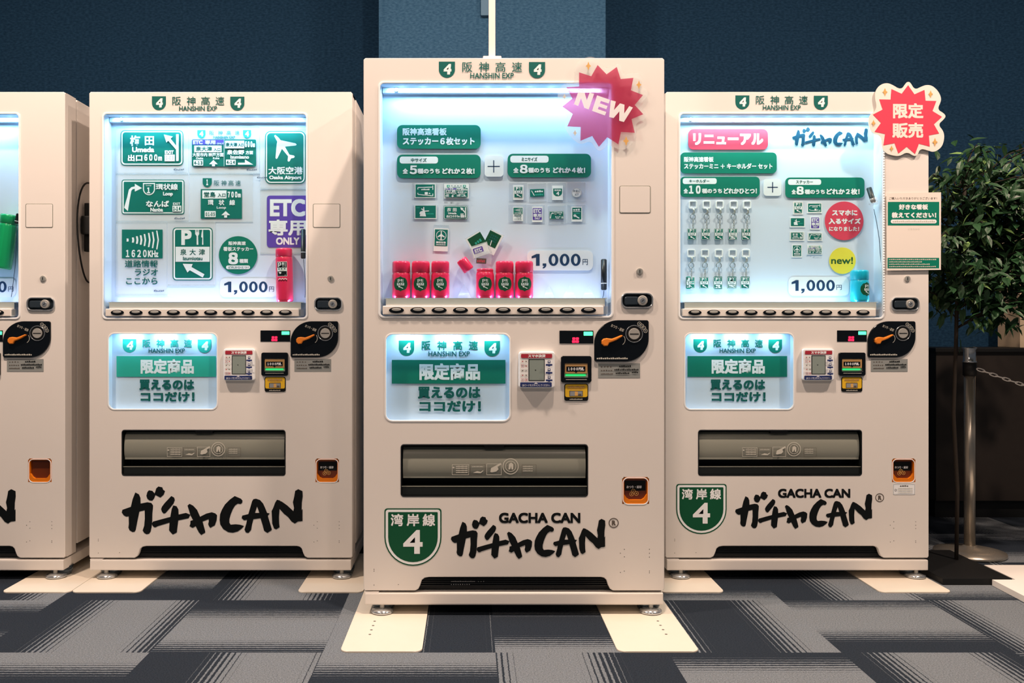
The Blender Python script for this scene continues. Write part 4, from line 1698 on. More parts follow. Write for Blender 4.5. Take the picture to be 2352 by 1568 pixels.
def curved_label(r, cz, rr_, parent, fn_col, square=False, name='bottle_label', ang=0.0):
    """round or square print wrapped on the bottle's front: P, fork and knife, white panel, arrow"""
    mb = MB()

    def q(u, v, k):
        a = (u + ang) / r
        R_ = r + .0003 * k
        return (R_ * math.sin(a), -R_ * math.cos(a), cz + v)

    def add(pts, col, k):
        mb.face([q(u, v, k) for u, v in pts], col)

    def strip(u0, u1, v0, v1, col, k, n=6):
        for i in range(n):
            a, b = u0 + (u1 - u0) * i / n, u0 + (u1 - u0) * (i + 1) / n
            add([(a, v0), (b, v0), (b, v1), (a, v1)], col, k)
    s = rr_
    if square:
        strip(-s * .72, s * .72, -s, s, 'p_white', 1)
        strip(-s * .66, s * .66, -s * .94, s * .94, 'p_black', 2)
    else:
        n, rows = 20, 10
        for i in range(rows):
            v0, v1 = -s + 2 * s * i / rows, -s + 2 * s * (i + 1) / rows
            w0, w1 = math.sqrt(max(s * s - v0 * v0, 0)), math.sqrt(max(s * s - v1 * v1, 0))
            for j in range(6):
                a, b = -1 + 2 * j / 6, -1 + 2 * (j + 1) / 6
                pts = [(a * w0, v0), (b * w0, v0), (b * w1, v1), (a * w1, v1)]
                pts = [p_ for k_, p_ in enumerate(pts) if p_ not in pts[:k_]]
                if len(pts) > 2:
                    add(pts, 'p_deep', 1)
    g = s * (.92 if square else .66)
    # P
    strip(-g * .55, -g * .40, g * .30, g * .95, 'p_white', 3, 1)
    strip(-g * .40, -g * .12, g * .84, g * .95, 'p_white', 3, 1)
    strip(-g * .40, -g * .12, g * .52, g * .63, 'p_white', 3, 1)
    strip(-g * .18, -g * .04, g * .56, g * .91, 'p_white', 3, 1)
    # fork and knife
    strip(g * .17, g * .25, g * .30, g * .62, 'p_white', 3, 1)
    strip(g * .10, g * .32, g * .62, g * .95, 'p_white', 3, 1)
    strip(g * .45, g * .54, g * .30, g * .95, 'p_white', 3, 1)
    strip(-g * .72, g * .72, -g * .32, g * .18, 'p_white', 3)
    for c_ in (-.42, 0, .42):
        strip(g * (c_ - .12), g * (c_ + .12), -g * .08, g * .10, 'p_teal', 4, 1)
    strip(-g * .35, g * .35, -g * .25, -g * .17, 'p_ghost', 4, 2)
    add([(-g * .50, -g * .40), (-g * .05, -g * .44), (-g * .12, -g * .54), (g * .55, -g * .88), (g * .48, -g), (-g * .2, -g * .66), (-g * .28, -g * .78)], 'p_white', 3)
    return mb.build(name, parent, recalc=False, weld=False)


GB = 'red bottles on the shelf of the forward machine'


def make_bottle(r, h, cap_h, colour, name='capsule_bottle', cap=True):
    root = empty(name)
    mb = MB()
    mb.lathe(bottle_prof(r, h, cap_h), colour, n=40)
    if not cap:
        b = h - cap_h
        mb.lathe([(r * .90, b - .001), (r * .90, b + .012), (r * .82, b + .013)], colour, n=40)
        for k in range(2):
            mb.lathe([(r * .90, b + .002 + k * .005), (r * .94, b + .0035 + k * .005), (r * .90, b + .005 + k * .005)], colour, n=40)
    mb.build('bottle_body', root)
    if cap:
        mb = MB()
        mb.lathe(cap_prof(r, cap_h), colour, (0, 0, h - cap_h + .0006), n=40)
        mb.build('bottle_cap', root)
    return root


SY = DC + .036                                                        # depth of the row of bottles
zs = LZ(684) + .0003
bh, br = .121, .0302
red = make_bottle(br, bh, .037, 'bottle_red')
curved_label(br, .046, .0245, red, None)
words = ('first red bottle from the left on the shelf of the forward machine', 'second red bottle from the left on the shelf of the forward machine', 'third red bottle from the left, below the pack with the plane', None, 'red bottle standing right of the open bottle in the forward machine', 'rightmost red bottle, beside the 1,000 yen card of the forward machine')
xs = (921.5, 966.5, 1011.5, None, 1159, 1204)
first = True
for x, lab in zip(xs, words):
    if x is None:
        continue
    o = red if first else copy_tree(red)
    first = False
    o.location = ((x - CX) / F * SY, SY, zs)
    tag(o, lab, 'bottle', GB)
ob = make_bottle(br, bh, .037, 'bottle_red', cap=False)
curved_label(br, .046, .0245, ob, None)
ob.location = ((1114 - CX) / F * SY, SY, zs)
tag(ob, 'open red bottle without cap, sticker packs fanning out of its mouth', 'bottle', GB)
mb = MB()
mb.lathe(cap_prof(.019, .040), 'bottle_red', (0, 0, -.020), n=32)
mb.lathe([(.0165, -.021), (.0175, -.019)], 'bottle_red', n=32)
cv = at(1068, 608, DC + .048)
o = mb.build('bottle_cap', None, loc=cv)
o.name = 'loose_cap'
o.rotation_euler = (0, math.radians(-36), 0)
o.scale = (1.0, 1.0, 1.1)
tag(o, 'loose red bottle cap tilted in the air beside the open bottle', 'bottle cap')
# packs fanning out of the open bottle
GF = 'sticker packs fanning out of the open red bottle'


def g_dark(pr, dst, rot=0):
    pr.frame((0, 0, 100, 80), dst, rot)
    pr.rect(0, 0, 100, 80, 'p_deep')
    pr.marks(30, 40, 84, 60, 'p_mint', 3, .7)
    pr.free()


def g_dark2(pr, dst, rot=0):
    pr.frame((0, 0, 80, 100), dst, rot)
    pr.rect(0, 0, 80, 100, 'p_deep')
    for j in range(3):
        pr.marks(18, 18 + j * 18, 70, 30 + j * 18, 'p_teal', 4, .7)
    pr.line(38, 60, 44, 96, 5, 'p_white')
    pr.free()


pack('dark green sticker pack tilted leftward, farthest left of the fan over the open bottle', 'mid', (1076, 535, 1115, 582), (1078, 539, 1112, 566), g_dark, group=GF, rot=-31, gap=.012, sheet='clear_bag', white=(1077, 537, 1113, 580))
pack('dark green sticker pack tilted rightward, at the right of the fan over the open bottle', 'mid', (1114, 530, 1148, 584), (1117, 533, 1146, 566), g_dark2, group=GF, rot=27, gap=.010, sheet='clear_bag', white=(1116, 531, 1147, 582))
pack('sticker pack with a purple ETC sign in the fan over the open bottle', 'mid', (1082, 560, 1124, 590), (1087, 568, 1110, 581), lambda pr, dst, rot: (pr.frame((0, 0, 60, 34), dst, rot), pr.rect(0, 0, 60, 34, 'p_purple', 5), pr.text('ETC', (8, 6, 52, 28), 'p_white', .05), pr.free()), group=GF, rot=-18, gap=.016, sheet='bag', white=(1084, 563, 1122, 588))
pack('clear sticker pack with a brown print, lowest of the fan in the bottle mouth', 'mid', (1090, 577, 1129, 606), (1094, 593, 1117, 605), lambda pr, dst, rot: (pr.frame((0, 0, 60, 34), dst, rot), pr.rect(0, 0, 60, 34, 'p_brown'), pr.marks(6, 8, 54, 26, 'p_red', 5, .5), pr.free()), group=GF, rot=3, gap=.020, sheet='clear_bag')


# clear wedge stands on the shelf
def wedge(px, d, hw, h_, label, zz):
    mb = MB()
    x = (px - CX) / F * d
    a = [(x - hw, d - .008, zz), (x + hw, d - .008, zz), (x, d, zz + h_)]
    b = [(x - hw, d + .012, zz), (x + hw, d + .012, zz), (x, d + .004, zz + h_)]
    mb.face(a, 'clear_bag')
    mb.face(b[::-1], 'clear_bag')
    mb.face([a[0], a[2], b[2], b[0]], 'clear_bag')
    mb.face([a[1], b[1], b[2], a[2]], 'clear_bag')
    o = mb.build('display_wedge', None, (x, d, zz), (x, d, zz), recalc=False)
    tag(o, label, 'display stand', 'clear wedges on the shelf of the forward machine')


wedge(1066, DC + .05, .024, .050, 'clear triangular stand below the loose red cap', LZ(684))
wedge(1261, DC + .05, .020, .044, 'clear triangular stand nearest the rightmost red bottle', LZ(684))
wedge(1308, DC + .05, .024, .044, 'clear triangular stand in the middle of the empty shelf below the price card', LZ(684))
wedge(1352, DC + .05, .022, .044, 'clear triangular stand nearest the black rod in the forward machine', LZ(684))


# black rods with a thin wire at the right of each window
def rod(key, top, bot, width, wire, label, tape=False, dep=.045):
    d = SPOT[key][1] + dep
    a, b = at(*top, d), at(*bot, d)
    root = empty('sensor_rod', b)
    mb = MB()
    ax = (a - b).normalized()
    r = width / 2 / F * d
    mb.cyl(b, a, r, 'dark_plastic', n=16)
    mb.cyl(a, a + ax * .003, r, 'dark_plastic', r * .7, n=16)
    mb.cyl(b, b - ax * .003, r, 'dark_plastic', r * .7, n=16)
    mb.build('rod', root, b)
    if tape:
        mb = MB()
        mb.cyl(b - ax * .004, b + ax * .016, r * 1.9, 'clear_bag', n=10)
        mb.cyl(b - ax * .012, b + ax * .0, r * 1.5, 'clear_bag', r * 1.9, n=10)
        mb.build('clear_tape', root, b)
    else:
        mb = MB()
        m_ = b.lerp(a, .2)
        mb.cyl(m_ - ax * .0012, m_ + ax * .0012, r * 1.03, 'p_white', n=16)
        mb.build('white_band', root, b)
    mb = MB()
    pts = [at(x, y, d) for x, y in wire]
    q = []
    for i in range(len(pts) - 1):
        for k in range(4):
            q.append(pts[i].lerp(pts[i + 1], k / 4))
    q.append(pts[-1])
    mb.tube(q, .0011, 'p_navy', 6)
    mb.build('wire', root, b)
    tag(root, label, 'sensor', None)


rod('mid', (1387, 597), (1387, 664), 13.5, [(1387, 667), (1386, 678), (1382, 691), (1376, 701)], 'black rod with a thin wire in the forward machine, below its NEW burst')
rod('left', (696.5, 528), (696.5, 592), 11, [(697, 595), (699, 615), (701, 640), (701.5, 672), (700.5, 683)], 'black rod with a thin wire in front of the purple ETC sticker')
rod('right', (1996, 432), (2006, 464), 11.5, [(2007, 480), (2013, 508), (2019, 545), (2023, 600), (2026, 650), (2025, 683)], 'teal-black rod wrapped in clear tape, its wire hanging beside the key holder machine labels', True, dep=.014)
rod('edge', (42.5, 492), (38.5, 512), 10, [(38, 516), (38, 560), (35, 610), (29, 660), (26, 682)], 'dark rod with a wire beside the tilted green bottle', dep=.014)

# --- left machine: large stickers
GL = 'large road sign sticker packs in one window'
pack('large sticker pack with green Umeda exit sign, top row at the window\'s left', 'left', (266, 292, 432, 399), (277, 299, 421, 380), g_umeda, (399, 386.5, 423, 392.5), GL)
pack('large sticker pack with green and purple Izumiotsu entrance board', 'left', (434, 292, 596, 399), (441, 298, 588.5, 382.5), g_board, (567, 387.5, 591, 393.5), GL)
pack('large sticker pack with white plane and Osaka Airport sign', 'left', (598, 296, 709, 434), (608.8, 301, 702, 421.8), g_airport, (590, 405, 614, 410), GL, gap=.002)
pack('large sticker pack with Loop and Nanba direction sign', 'left', (266, 400, 434, 509), (279.5, 412.5, 423.5, 492), g_loop, (401, 498.5, 425, 504.5), GL)
pack('large sticker pack with Dojima entrance 700 m sign', 'left', (436, 399.5, 581, 510.5), (460.5, 409, 555.8, 502.8), g_dojima, None, GL)
pack('large sticker pack with 1620KHz road radio sign', 'left', (266, 509.5, 383.5, 679), (280, 527, 373.6, 653.5), g_radio, (353, 665, 377, 670.5), GL, gap=.001)
pack('large sticker pack with parking, fork and knife sign and white arrow', 'left', (384.5, 509, 494.5, 657), (396.6, 522.4, 488.4, 643.5), g_parking, None, GL, gap=.001)
pack('large sticker pack with purple ETC only sign behind the tall red bottle', 'left', (598, 435.5, 709.5, 584), (613, 449, 709, 568), g_etc, None, GL)


def round8(pr):
    pr.oval(547, 585.7, 44.2, 43.6, 'p_green', 40)
    pr.text('阪神高速', (525, 554, 564.5, 563), 'p_white', .03)
    pr.text('看板ステッカー', (513, 566.5, 582, 576.5), 'p_white', .03)
    pr.text('８', (524.5, 579.5, 547, 607), 'p_white', .05)
    pr.text('種類', (550, 594.5, 570, 604), 'p_white', .03)
    pr.rect(519.5, 609.5, 574.5, 618, 'p_white', 4)
    pr.text('どれかひとつ！', (525, 611.3, 571, 616.5), 'p_teal', .02)


flat_thing('round_label', 'round green label about eight sticker kinds above the price card', 'label', 'left', (503, 542, 591, 629.5), round8, gap=.002)
price('left', (505, 639, 636, 682), (515, 646.5, 614, 677), (618, 658, 629.5, 669.5), 'white 1,000 yen price card left of the tall red bottle')


def tall_words(root, r, cz):
    pass


lr, lh = .0318, .200
tb = make_bottle(lr, lh, .031, 'bottle_red')
curved_label(lr, .122, .0275, tb, None, True, ang=-.003)
mb = MB()
for i in range(7):
    a = -.55 + i * .155
    R_ = lr + .0006
    for k in range(2):
        z0 = .082 + (i % 2) * .002 - k * .006
        mb.face([(R_ * math.sin(a), -R_ * math.cos(a), z0), (R_ * math.sin(a + .11), -R_ * math.cos(a + .11), z0), (R_ * math.sin(a + .11), -R_ * math.cos(a + .11), z0 + .004), (R_ * math.sin(a), -R_ * math.cos(a), z0 + .004)], 'p_black' if k else 'p_white')
mb.build('logo_lettering', tb, recalc=False, weld=False)
d = DB + .037
tb.location = ((654.5 - CX) / F * d, d, LZ(684) + .001)
tb.rotation_euler = (0, math.radians(-1.2), 0)
tag(tb, 'tall red bottle with a parking label standing before the purple ETC sticker', 'bottle')

# --- right machine


def renew(pr):
    pr.text('リニューアル', (1592, 306, 1753, 333), 'p_white', .045)


label_card('right', (1581, 296, 1764, 343.5), renew, 'pinkish red caption reading renewal in white at the window\'s top left', 12, 'p_red')
flat_thing('logo_sticker', 'teal brush logo lettering stuck high in the window with key holders', 'sticker', 'right', (1818, 291, 1994, 338), lambda pr: brush(pr, (1819, 292, 1993, 337), 'p_logo_teal'), gap=.001)


def cap2(pr):
    pr.text('阪神高速看板', (1571, 360, 1639, 372), 'p_white', .03)
    pr.text('ステッカーミニ ＋ キーホルダー セット', (1571, 375, 1774, 388), 'p_white', .03)


label_card('right', (1563, 350, 1784, 398), cap2, 'wide green caption for the key holder set below the red renewal caption', 10)


def cap3(pr):
    pr.rect(1568, 409, 1646, 422.5, 'p_white', 5)
    pr.text('キーホルダー', (1583, 412, 1629, 419.5), 'p_teal', .02)
    pr.text('全', (1570, 433, 1580, 444), 'p_white', .04)
    pr.text('１０', (1582, 426, 1609, 445), 'p_white', .05)
    pr.text('種のうち', (1612, 433, 1658, 444), 'p_white', .04)
    pr.text('どれかひとつ！', (1662, 432, 1738, 445), 'p_white', .04)


label_card('right', (1562.5, 405.5, 1745, 452), cap3, 'green caption directly above the upper row of key holders', 10)


def cap4(pr):
    pr.rect(1810, 411.5, 1886, 424.5, 'p_white', 5)
    pr.text('ステッカー', (1828, 414, 1867, 421.5), 'p_teal', .02)
    pr.text('全', (1818, 435, 1828, 446), 'p_white', .04)
    pr.text('８', (1829, 428, 1846, 447), 'p_white', .05)
    pr.text('種のうち', (1848, 435, 1894, 446), 'p_white', .04)
    pr.text('どれか２枚！', (1898, 433, 1974, 447), 'p_white', .04)


label_card('right', (1804, 407.5, 1985.5, 454), cap4, 'green caption above the small stickers in the window with key holders', 10)
label_card('right', (1754, 411, 1795, 449.5), plus(1774.5, 430, 12), 'white card with a plus sign between the captions in the window with key holders', 7, 'card', name='plus_card')


def round_red(pr):
    pr.oval(1938.8, 507, 44.5, 44.5, 'p_red', 44)
    pr.text('スマホに', (1911, 482, 1969, 495), 'p_white', .045)
    pr.text('入るサイズ', (1903, 501, 1977, 514.5), 'p_white', .045)
    pr.text('になりました！', (1904, 520.5, 1973, 530.5), 'p_white', .03)


flat_thing('round_label', 'round red label with white Japanese writing right of the small stickers', 'label', 'right', (1894, 462, 1984, 552), round_red, gap=.003)


def round_yel(pr):
    pr.oval(1935, 598.5, 30.5, 30.5, 'p_lemon', 40)
    pr.text('new!', (1909, 590, 1959, 606), 'p_text_green', .02)


flat_thing('round_label', 'round yellow label reading new! above the cyan bottle', 'label', 'right', (1904, 568, 1966, 629), round_yel, gap=.002)
price('right', (1811, 636, 1950, 679), (1818, 643, 1917, 674), (1921, 654, 1933, 665.5), 'white 1,000 yen price card left of the cyan bottle')
GS = 'small stickers in the window with key holders'
for lab, b, fn in (
        ('small parking sign sticker, top left of the small stickers under the caption', (1823.5, 465, 1842.5, 489.5), g_parking),
        ('small green sticker with white road brackets, top right of the small stickers', (1856, 467.5, 1886, 486.5), g_route),
        ('small green sticker with a white windmill-like figure under the small parking sticker', (1816.5, 501, 1847, 519), g_mill),
        ('small purple ETC sticker nearest the round red label', (1863, 499.5, 1881.5, 524), g_etc),
        ('small green Umeda exit sticker in the third row of small stickers', (1816, 533.5, 1845.5, 550), g_umeda),
        ('small green loop road sticker in the third row of small stickers', (1857, 535.5, 1887, 550.5), g_loop),
        ('small sticker with a plane in a ring, lowest left of the small stickers', (1821, 563.5, 1840, 588), g_kansai),
        ('small Izumiotsu board sticker, lowest right of the small stickers', (1856, 564.5, 1886.5, 581.5), g_board)):
    m_ = 2.2
    flat_thing('small_sticker', lab, 'sticker', 'right', (b[0] - m_, b[1] - m_ + .5, b[2] + m_, b[3] + m_ + 1), lambda pr, fn=fn, b=b: fn(pr, b), 'p_white', GS, gap=.001, t=.002)
# key holders
GK = 'key holders hanging in two rows'


def tag_art(kind):
    def g_bracket(pr, b, rot=0):
        pr.frame((0, 0, 66, 100), b)
        pr.rect(0, 0, 66, 100, 'p_sign')
        for a in ((12, 10, 10, 88), (12, 10, 26, 8), (52, 8, 54, 86), (52, 8, 42, 8), (4, 90, 62, 92)):
            pr.line(*a, 5, 'p_white', up=False)
        pr.marks(24, 30, 42, 44, 'p_mint', 2)
        pr.marks(24, 58, 42, 74, 'p_mint', 2)
        pr.free()

    def g_hook(pr, b, rot=0):
        pr.frame((0, 0, 66, 100), b)
        pr.rect(0, 0, 66, 100, 'p_sign')
        pr.poly([(10, 36), (18, 22), (34, 20), (42, 34), (60, 30), (60, 44), (40, 48), (38, 66), (30, 66), (30, 50), (10, 50)], 'p_white')
        pr.free()

    def g_boardv(pr, b, rot=0):
        pr.frame((0, 0, 66, 100), b)
        pr.rect(0, 0, 66, 100, 'p_white')
        pr.rect(0, 0, 32, 100, 'p_mint')
        for j in range(5):
            pr.marks(4, 6 + j * 18, 28, 16 + j * 18, 'p_white', 2)
            pr.marks(38, 6 + j * 18, 62, 16 + j * 18, 'p_mint', 2)
        pr.free()

    def g_slipv(pr, b, rot=0):
        pr.frame((0, 0, 56, 100), b)
        pr.rect(0, 0, 56, 100, 'p_sign')
        pr.line(8, 28, 48, 8, 9, 'p_white')
        for j in range(4):
            pr.marks(8, 34 + j * 16, 48, 45 + j * 16, 'p_white', 2, .7)
        pr.free()
    return {'parking': g_parking, 'bracket': g_bracket, 'hook': g_hook, 'etc': g_etc, 'school': g_school, 'board': g_boardv, 'jct': lambda pr, b, rot=0: g_jct(pr, b, 0, 'p_mint'), 'slip': g_slipv, 'plane': g_kansai, 'radio': g_radio}[kind]


def key_proto():
    """hook frame, clasp, split ring and chain in a frame whose origin is the hook's middle (metres, back panel at y=0)"""
    root = empty('key_holder')
    u = (DB + .068) / F
    mb = MB()
    mb.shape(rr(-9.6 * u, -9.6 * u, 9.6 * u, 9.6 * u, 4 * u), 'p_white', -.009, .008, [rr(-6.6 * u, -6.6 * u, 6.6 * u, 6.6 * u, 2 * u)], bev=.0015)
    mb.build('hook_frame', root)
    mb = MB()
    mb.tube([(.0, -.008, -9.5 * u), (2 * u, -.010, -13 * u), (1.5 * u, -.010, -18 * u), (-1.5 * u, -.009, -22 * u)], 2.6 * u, 'steel', 8)
    mb.build('clasp', root)
    mb = MB()
    mb.tube([(6 * u * math.cos(2 * PI * i / 20) - .5 * u, -.008 + .0015 * math.sin(4 * PI * i / 20), -27.5 * u + 6 * u * math.sin(2 * PI * i / 20)) for i in range(20)], 1.1 * u, 'chrome', 6, True)
    mb.build('split_ring', root)
    mb = MB()
    for k in range(5):
        z = -(35.5 + k * 4.1) * u
        if k % 2:
            pts = [(1.5 * u * math.cos(2 * PI * i / 10), -.008, z + 2.8 * u * math.sin(2 * PI * i / 10)) for i in range(10)]
        else:
            pts = [(0, -.008 + 1.5 * u * math.cos(2 * PI * i / 10), z + 2.8 * u * math.sin(2 * PI * i / 10)) for i in range(10)]
        mb.tube(pts, .6 * u, 'steel', 5, True)
    mb.build('chain', root)
    return root


kp = key_proto()
KB = DB + .072
rows = ((470.8, (1590.6, 1622, 1652, 1684, 1714.6), (525, 550.5), ('parking', 'bracket', 'hook', 'etc', 'school')),
        (582, (1586.8, 1618.3, 1650, 1681.7, 1712), (635, 661), ('board', 'jct', 'slip', 'plane', 'radio')))
kw = {'parking': 'key holder with a green parking sign tag, upper row', 'bracket': 'key holder with a green tag of white road brackets, upper row', 'hook': 'key holder with a green tag of a white junction figure, upper row', 'etc': 'key holder with a purple ETC tag, upper row', 'school': 'key holder with a green tag of writing over a rule, end of the upper row',
      'board': 'key holder with a pale green and white tag, lower row under the parking one', 'jct': 'key holder with a round white JCT tag, lower row', 'slip': 'key holder with a narrow green tag with a slanting white bar, lower row', 'plane': 'key holder with a green tag of a plane in a ring, lower row', 'radio': 'key holder with a radio wave tag, end of the lower row'}
first = True
for hy, hx, (t0, t1), kinds in rows:
    for x, kd in zip(hx, kinds):
        o = kp if first else copy_tree(kp)
        first = False
        loc = at(x, hy, KB)
        o.location = loc
        tag(o, kw[kd], 'key holder', GK)
        hw = 10 if kd not in ('slip', 'bracket', 'hook') else 8.8
        y0, y1 = (t0, t1) if kd not in ('board', 'slip') else (t0, t1 + 2.5)
        if kd == 'jct':
            y1 = y0 + 2 * hw
        if kd == 'radio':
            y1 = y0 + 27
        pr = Print(KB - .009)
        cx = x - (1.2 if hy < 500 else .4)
        b = (cx - hw, y0, cx + hw, y1)
        if kd == 'jct':
            pr.slab(ell(cx, y0 + hw, hw, hw, 24), 'p_white', .003)
        else:
            pr.slab([(b[0], b[1]), (b[2], b[1]), (b[2], b[3]), (b[0], b[3])], 'p_white' if kd in ('radio', 'board') else 'p_sign', .003)
        tag_art(kd)(pr, b)
        pr.build('tag_plate', o, loc)
cb = make_bottle(.0335, .118, .036, 'bottle_cyan')
curved_label(.0335, .0465, .0265, cb, None, ang=.008)
d = DB + .0365
cb.location = ((1974 - CX) / F * d, d, LZ(684) + .001)
cb.rotation_euler = (0, 0, math.radians(14))
tag(cb, 'cyan blue bottle standing below the yellow new! label', 'bottle')
# --- machine at the edge
gb = make_bottle(.0335, .205, .034, 'bottle_green')
d = DB + .037
v = at(6, 690, d)
gb.location = (at(4, 617, d).x, d, at(4, 617, d).z)
gb.rotation_euler = (0, math.radians(8.5), 0)
tag(gb, 'green bottle tilted to the right, hanging in the window at the photo\'s left edge', 'bottle')
price('edge', (-92, 639, 36, 682), (-84, 646, 15, 677), (19, 658, 31, 669.5), 'white price card below the tilted green bottle, cut off by the photo edge')


# ------------------------------------------------------------------ bursts and notice stuck on the fronts
def sparkle(pr, cx, cy, r, col='p_gold'):
    k = .36
    pts = []
    for i in range(8):
        a = PI / 4 * i - PI / 2
        rad = (r * 1.5 if i % 4 == 0 else r * .95) if i % 2 == 0 else r * k * 1.5
        pts.append((cx + rad * math.cos(a), cy + rad * math.sin(a)))
    pr.poly(pts, col)


def smooth(pts, it=2):
    for _ in range(it):
        q = []
        for i in range(len(pts)):
            a, b = pts[i], pts[(i + 1) % len(pts)]
            q += [(a[0] * .75 + b[0] * .25, a[1] * .75 + b[1] * .25), (a[0] * .25 + b[0] * .75, a[1] * .25 + b[1] * .75)]
        pts = q
    return pts


def zm(pts, ox, oy, s):
    return [(ox + x / s, oy + y / s) for x, y in pts]


OUT1 = [(345, 430), (335, 250), (400, 140), (500, 85), (600, 65), (690, 100), (760, 190), (850, 265), (1000, 180), (1060, 190), (1090, 350), (1200, 330), (1300, 310), (1390, 350), (1400, 450), (1360, 540), (1490, 600), (1490, 690), (1350, 830), (1480, 960), (1450, 1060), (1290, 1100), (1310, 1290), (1240, 1450), (1100, 1540), (960, 1490), (860, 1440), (790, 1520), (730, 1545), (670, 1510), (590, 1380), (450, 1445), (340, 1390), (240, 1280), (180, 1170), (190, 1080), (240, 985), (110, 900), (75, 800), (75, 640), (110, 540), (200, 490), (320, 480)]
STAR1 = [(410, 315), (600, 375), (700, 200), (840, 345), (1000, 230), (1060, 420), (1260, 400), (1220, 595), (1410, 670), (1280, 825), (1415, 970), (1230, 1045), (1280, 1260), (1065, 1245), (1025, 1440), (850, 1330), (720, 1480), (615, 1310), (430, 1385), (435, 1170), (225, 1160), (310, 965), (145, 850), (305, 725), (210, 545), (410, 535)]
d = DC - .0085
cen = at(1380, 240, d)
root = empty('burst_sign', cen)
pr = Print(d)
pr.slab(smooth(zm(OUT1, 1270, 120, 6.817)), 'acrylic_sheet', .002)
pr.build('acrylic_sheet', root, cen)
pr = Print(d - .0006)
pr.poly(zm(STAR1, 1270, 120, 6.817), 'star_red')
pr.k += 1
for q in ([(415, 570), (485, 595), (530, 750), (575, 630), (645, 650), (560, 895), (490, 870), (440, 720), (395, 840), (328, 815)],
          [(690, 675), (893, 745), (872, 803), (748, 762), (735, 800), (855, 842), (838, 893), (718, 850), (702, 890), (835, 935), (815, 990), (612, 918)],
          [(905, 750), (985, 770), (955, 905), (1050, 800), (1120, 820), (1115, 960), (1195, 842), (1252, 865), (1110, 1092), (1037, 1072), (1040, 925), (950, 1030), (880, 1015)]):
    pr.poly(zm(q, 1270, 120, 6.817), 'star_letter', up=False)
for X, Y, r in ((555, 215, 46), (1345, 510, 46), (1145, 1390, 52)):
    sparkle(pr, 1270 + X / 6.817, 120 + Y / 6.817, r / 6.817)
for X, Y, r in ((345, 1265, 36), (180, 700, 36)):
    sparkle(pr, 1270 + X / 6.817, 120 + Y / 6.817, r / 6.817, 'p_ghost')
pr.build('burst_print', root, cen)
tag(root, 'pink starburst sign reading NEW on clear acrylic at the forward machine\'s upper right corner', 'sign')

OUT2 = [(720, 150), (755, 138), (790, 150), (870, 285), (1000, 220), (1080, 195), (1180, 205), (1280, 290), (1340, 400), (1345, 490), (1275, 635), (1400, 710), (1430, 760), (1400, 810), (1290, 910), (1390, 1030), (1405, 1150), (1370, 1290), (1290, 1370), (1200, 1405), (1110, 1375), (970, 1340), (920, 1460), (860, 1480), (730, 1400), (600, 1480), (470, 1465), (360, 1430), (275, 1340), (270, 1110), (110, 1070), (50, 960), (32, 840), (60, 730), (200, 640), (150, 400), (170, 290), (240, 200), (340, 160), (440, 175), (625, 290)]
STAR2 = [(750, 200), (865, 365), (1045, 285), (1065, 480), (1260, 485), (1190, 665), (1360, 770), (1215, 905), (1310, 1070), (1125, 1105), (1140, 1305), (945, 1255), (875, 1440), (725, 1310), (575, 1430), (505, 1245), (305, 1285), (335, 1080), (145, 1040), (260, 880), (115, 730), (290, 640), (230, 455), (435, 460), (450, 270), (635, 355)]
d = DB - .0085
cen = at(2087, 275, d)
root = empty('burst_sign', cen)
pr = Print(d)
pr.slab(smooth(zm(OUT2, 1990, 170, 7.84)), 'paper', .0025)
pr.build('backing_card', root, cen)
pr = Print(d - .0006)
pr.poly(zm(STAR2, 1990, 170, 7.84), 'p_red')
pr.text('限定', (2051, 237, 2121, 272), 'paper', .03)
pr.text('販売', (2049, 282, 2120.5, 317), 'paper', .03)
for X, Y, r in ((333, 325, 50), (1155, 360, 46), (1232, 1225, 52), (450, 1340, 38), (125, 885, 42)):
    sparkle(pr, 1990 + X / 7.84, 170 + Y / 7.84, r / 7.84)
pr.build('burst_print', root, cen)
tag(root, 'red starburst sign on a cream card, beside the tree', 'sign')

d = DB - .0075
cen = at(2099, 531, d)
root = empty('paper_notice', cen)
pr = Print(d)
pr.slab([(2036.5, 443.5), (2161.5, 441.5), (2161, 619.5), (2037, 621)], 'paper', .0015)
pr.build('notice_sheet', root, cen)
pr = Print(d - .0002)
pr.text('ご購入いただきありがとうございます！', (2042, 452.5, 2152, 458.5), 'p_brown')
pr.rect(2039, 463.5, 2157, 517.5, 'p_green')
pr.text('好きな看板', (2064.5, 469, 2131.5, 481.5), 'p_white', .04)
pr.text('教えてください！', (2048, 487.5, 2150, 500.5), 'p_white', .045)
pr.rect(2045.5, 504, 2151, 513, 'p_white', 4.5)
pr.marks(2050, 506.5, 2148, 510.5, 'p_ghost', 22, .8)
pr.build('notice_print', root, cen)
pr = Print(d - .0002)
pr.text('こちらから', (2086, 524.3, 2112, 528.3), 'p_ghost')
pr.build('notice_print', root, cen)
pr = Print(d - .0002)
pr.rect(2038.5, 592, 2157, 616, 'p_green')
for j, X in enumerate((2151, 2118, 2136, 2150)):
    pr.marks(2041.5, 594.5 + j * 5.4, X, 597 + j * 5.4, 'p_ghost', 24, .8)
pr.build('notice_print', root, cen)
tag(root, 'white paper notice with two green bands, stuck to the machine beside the tree', 'notice')

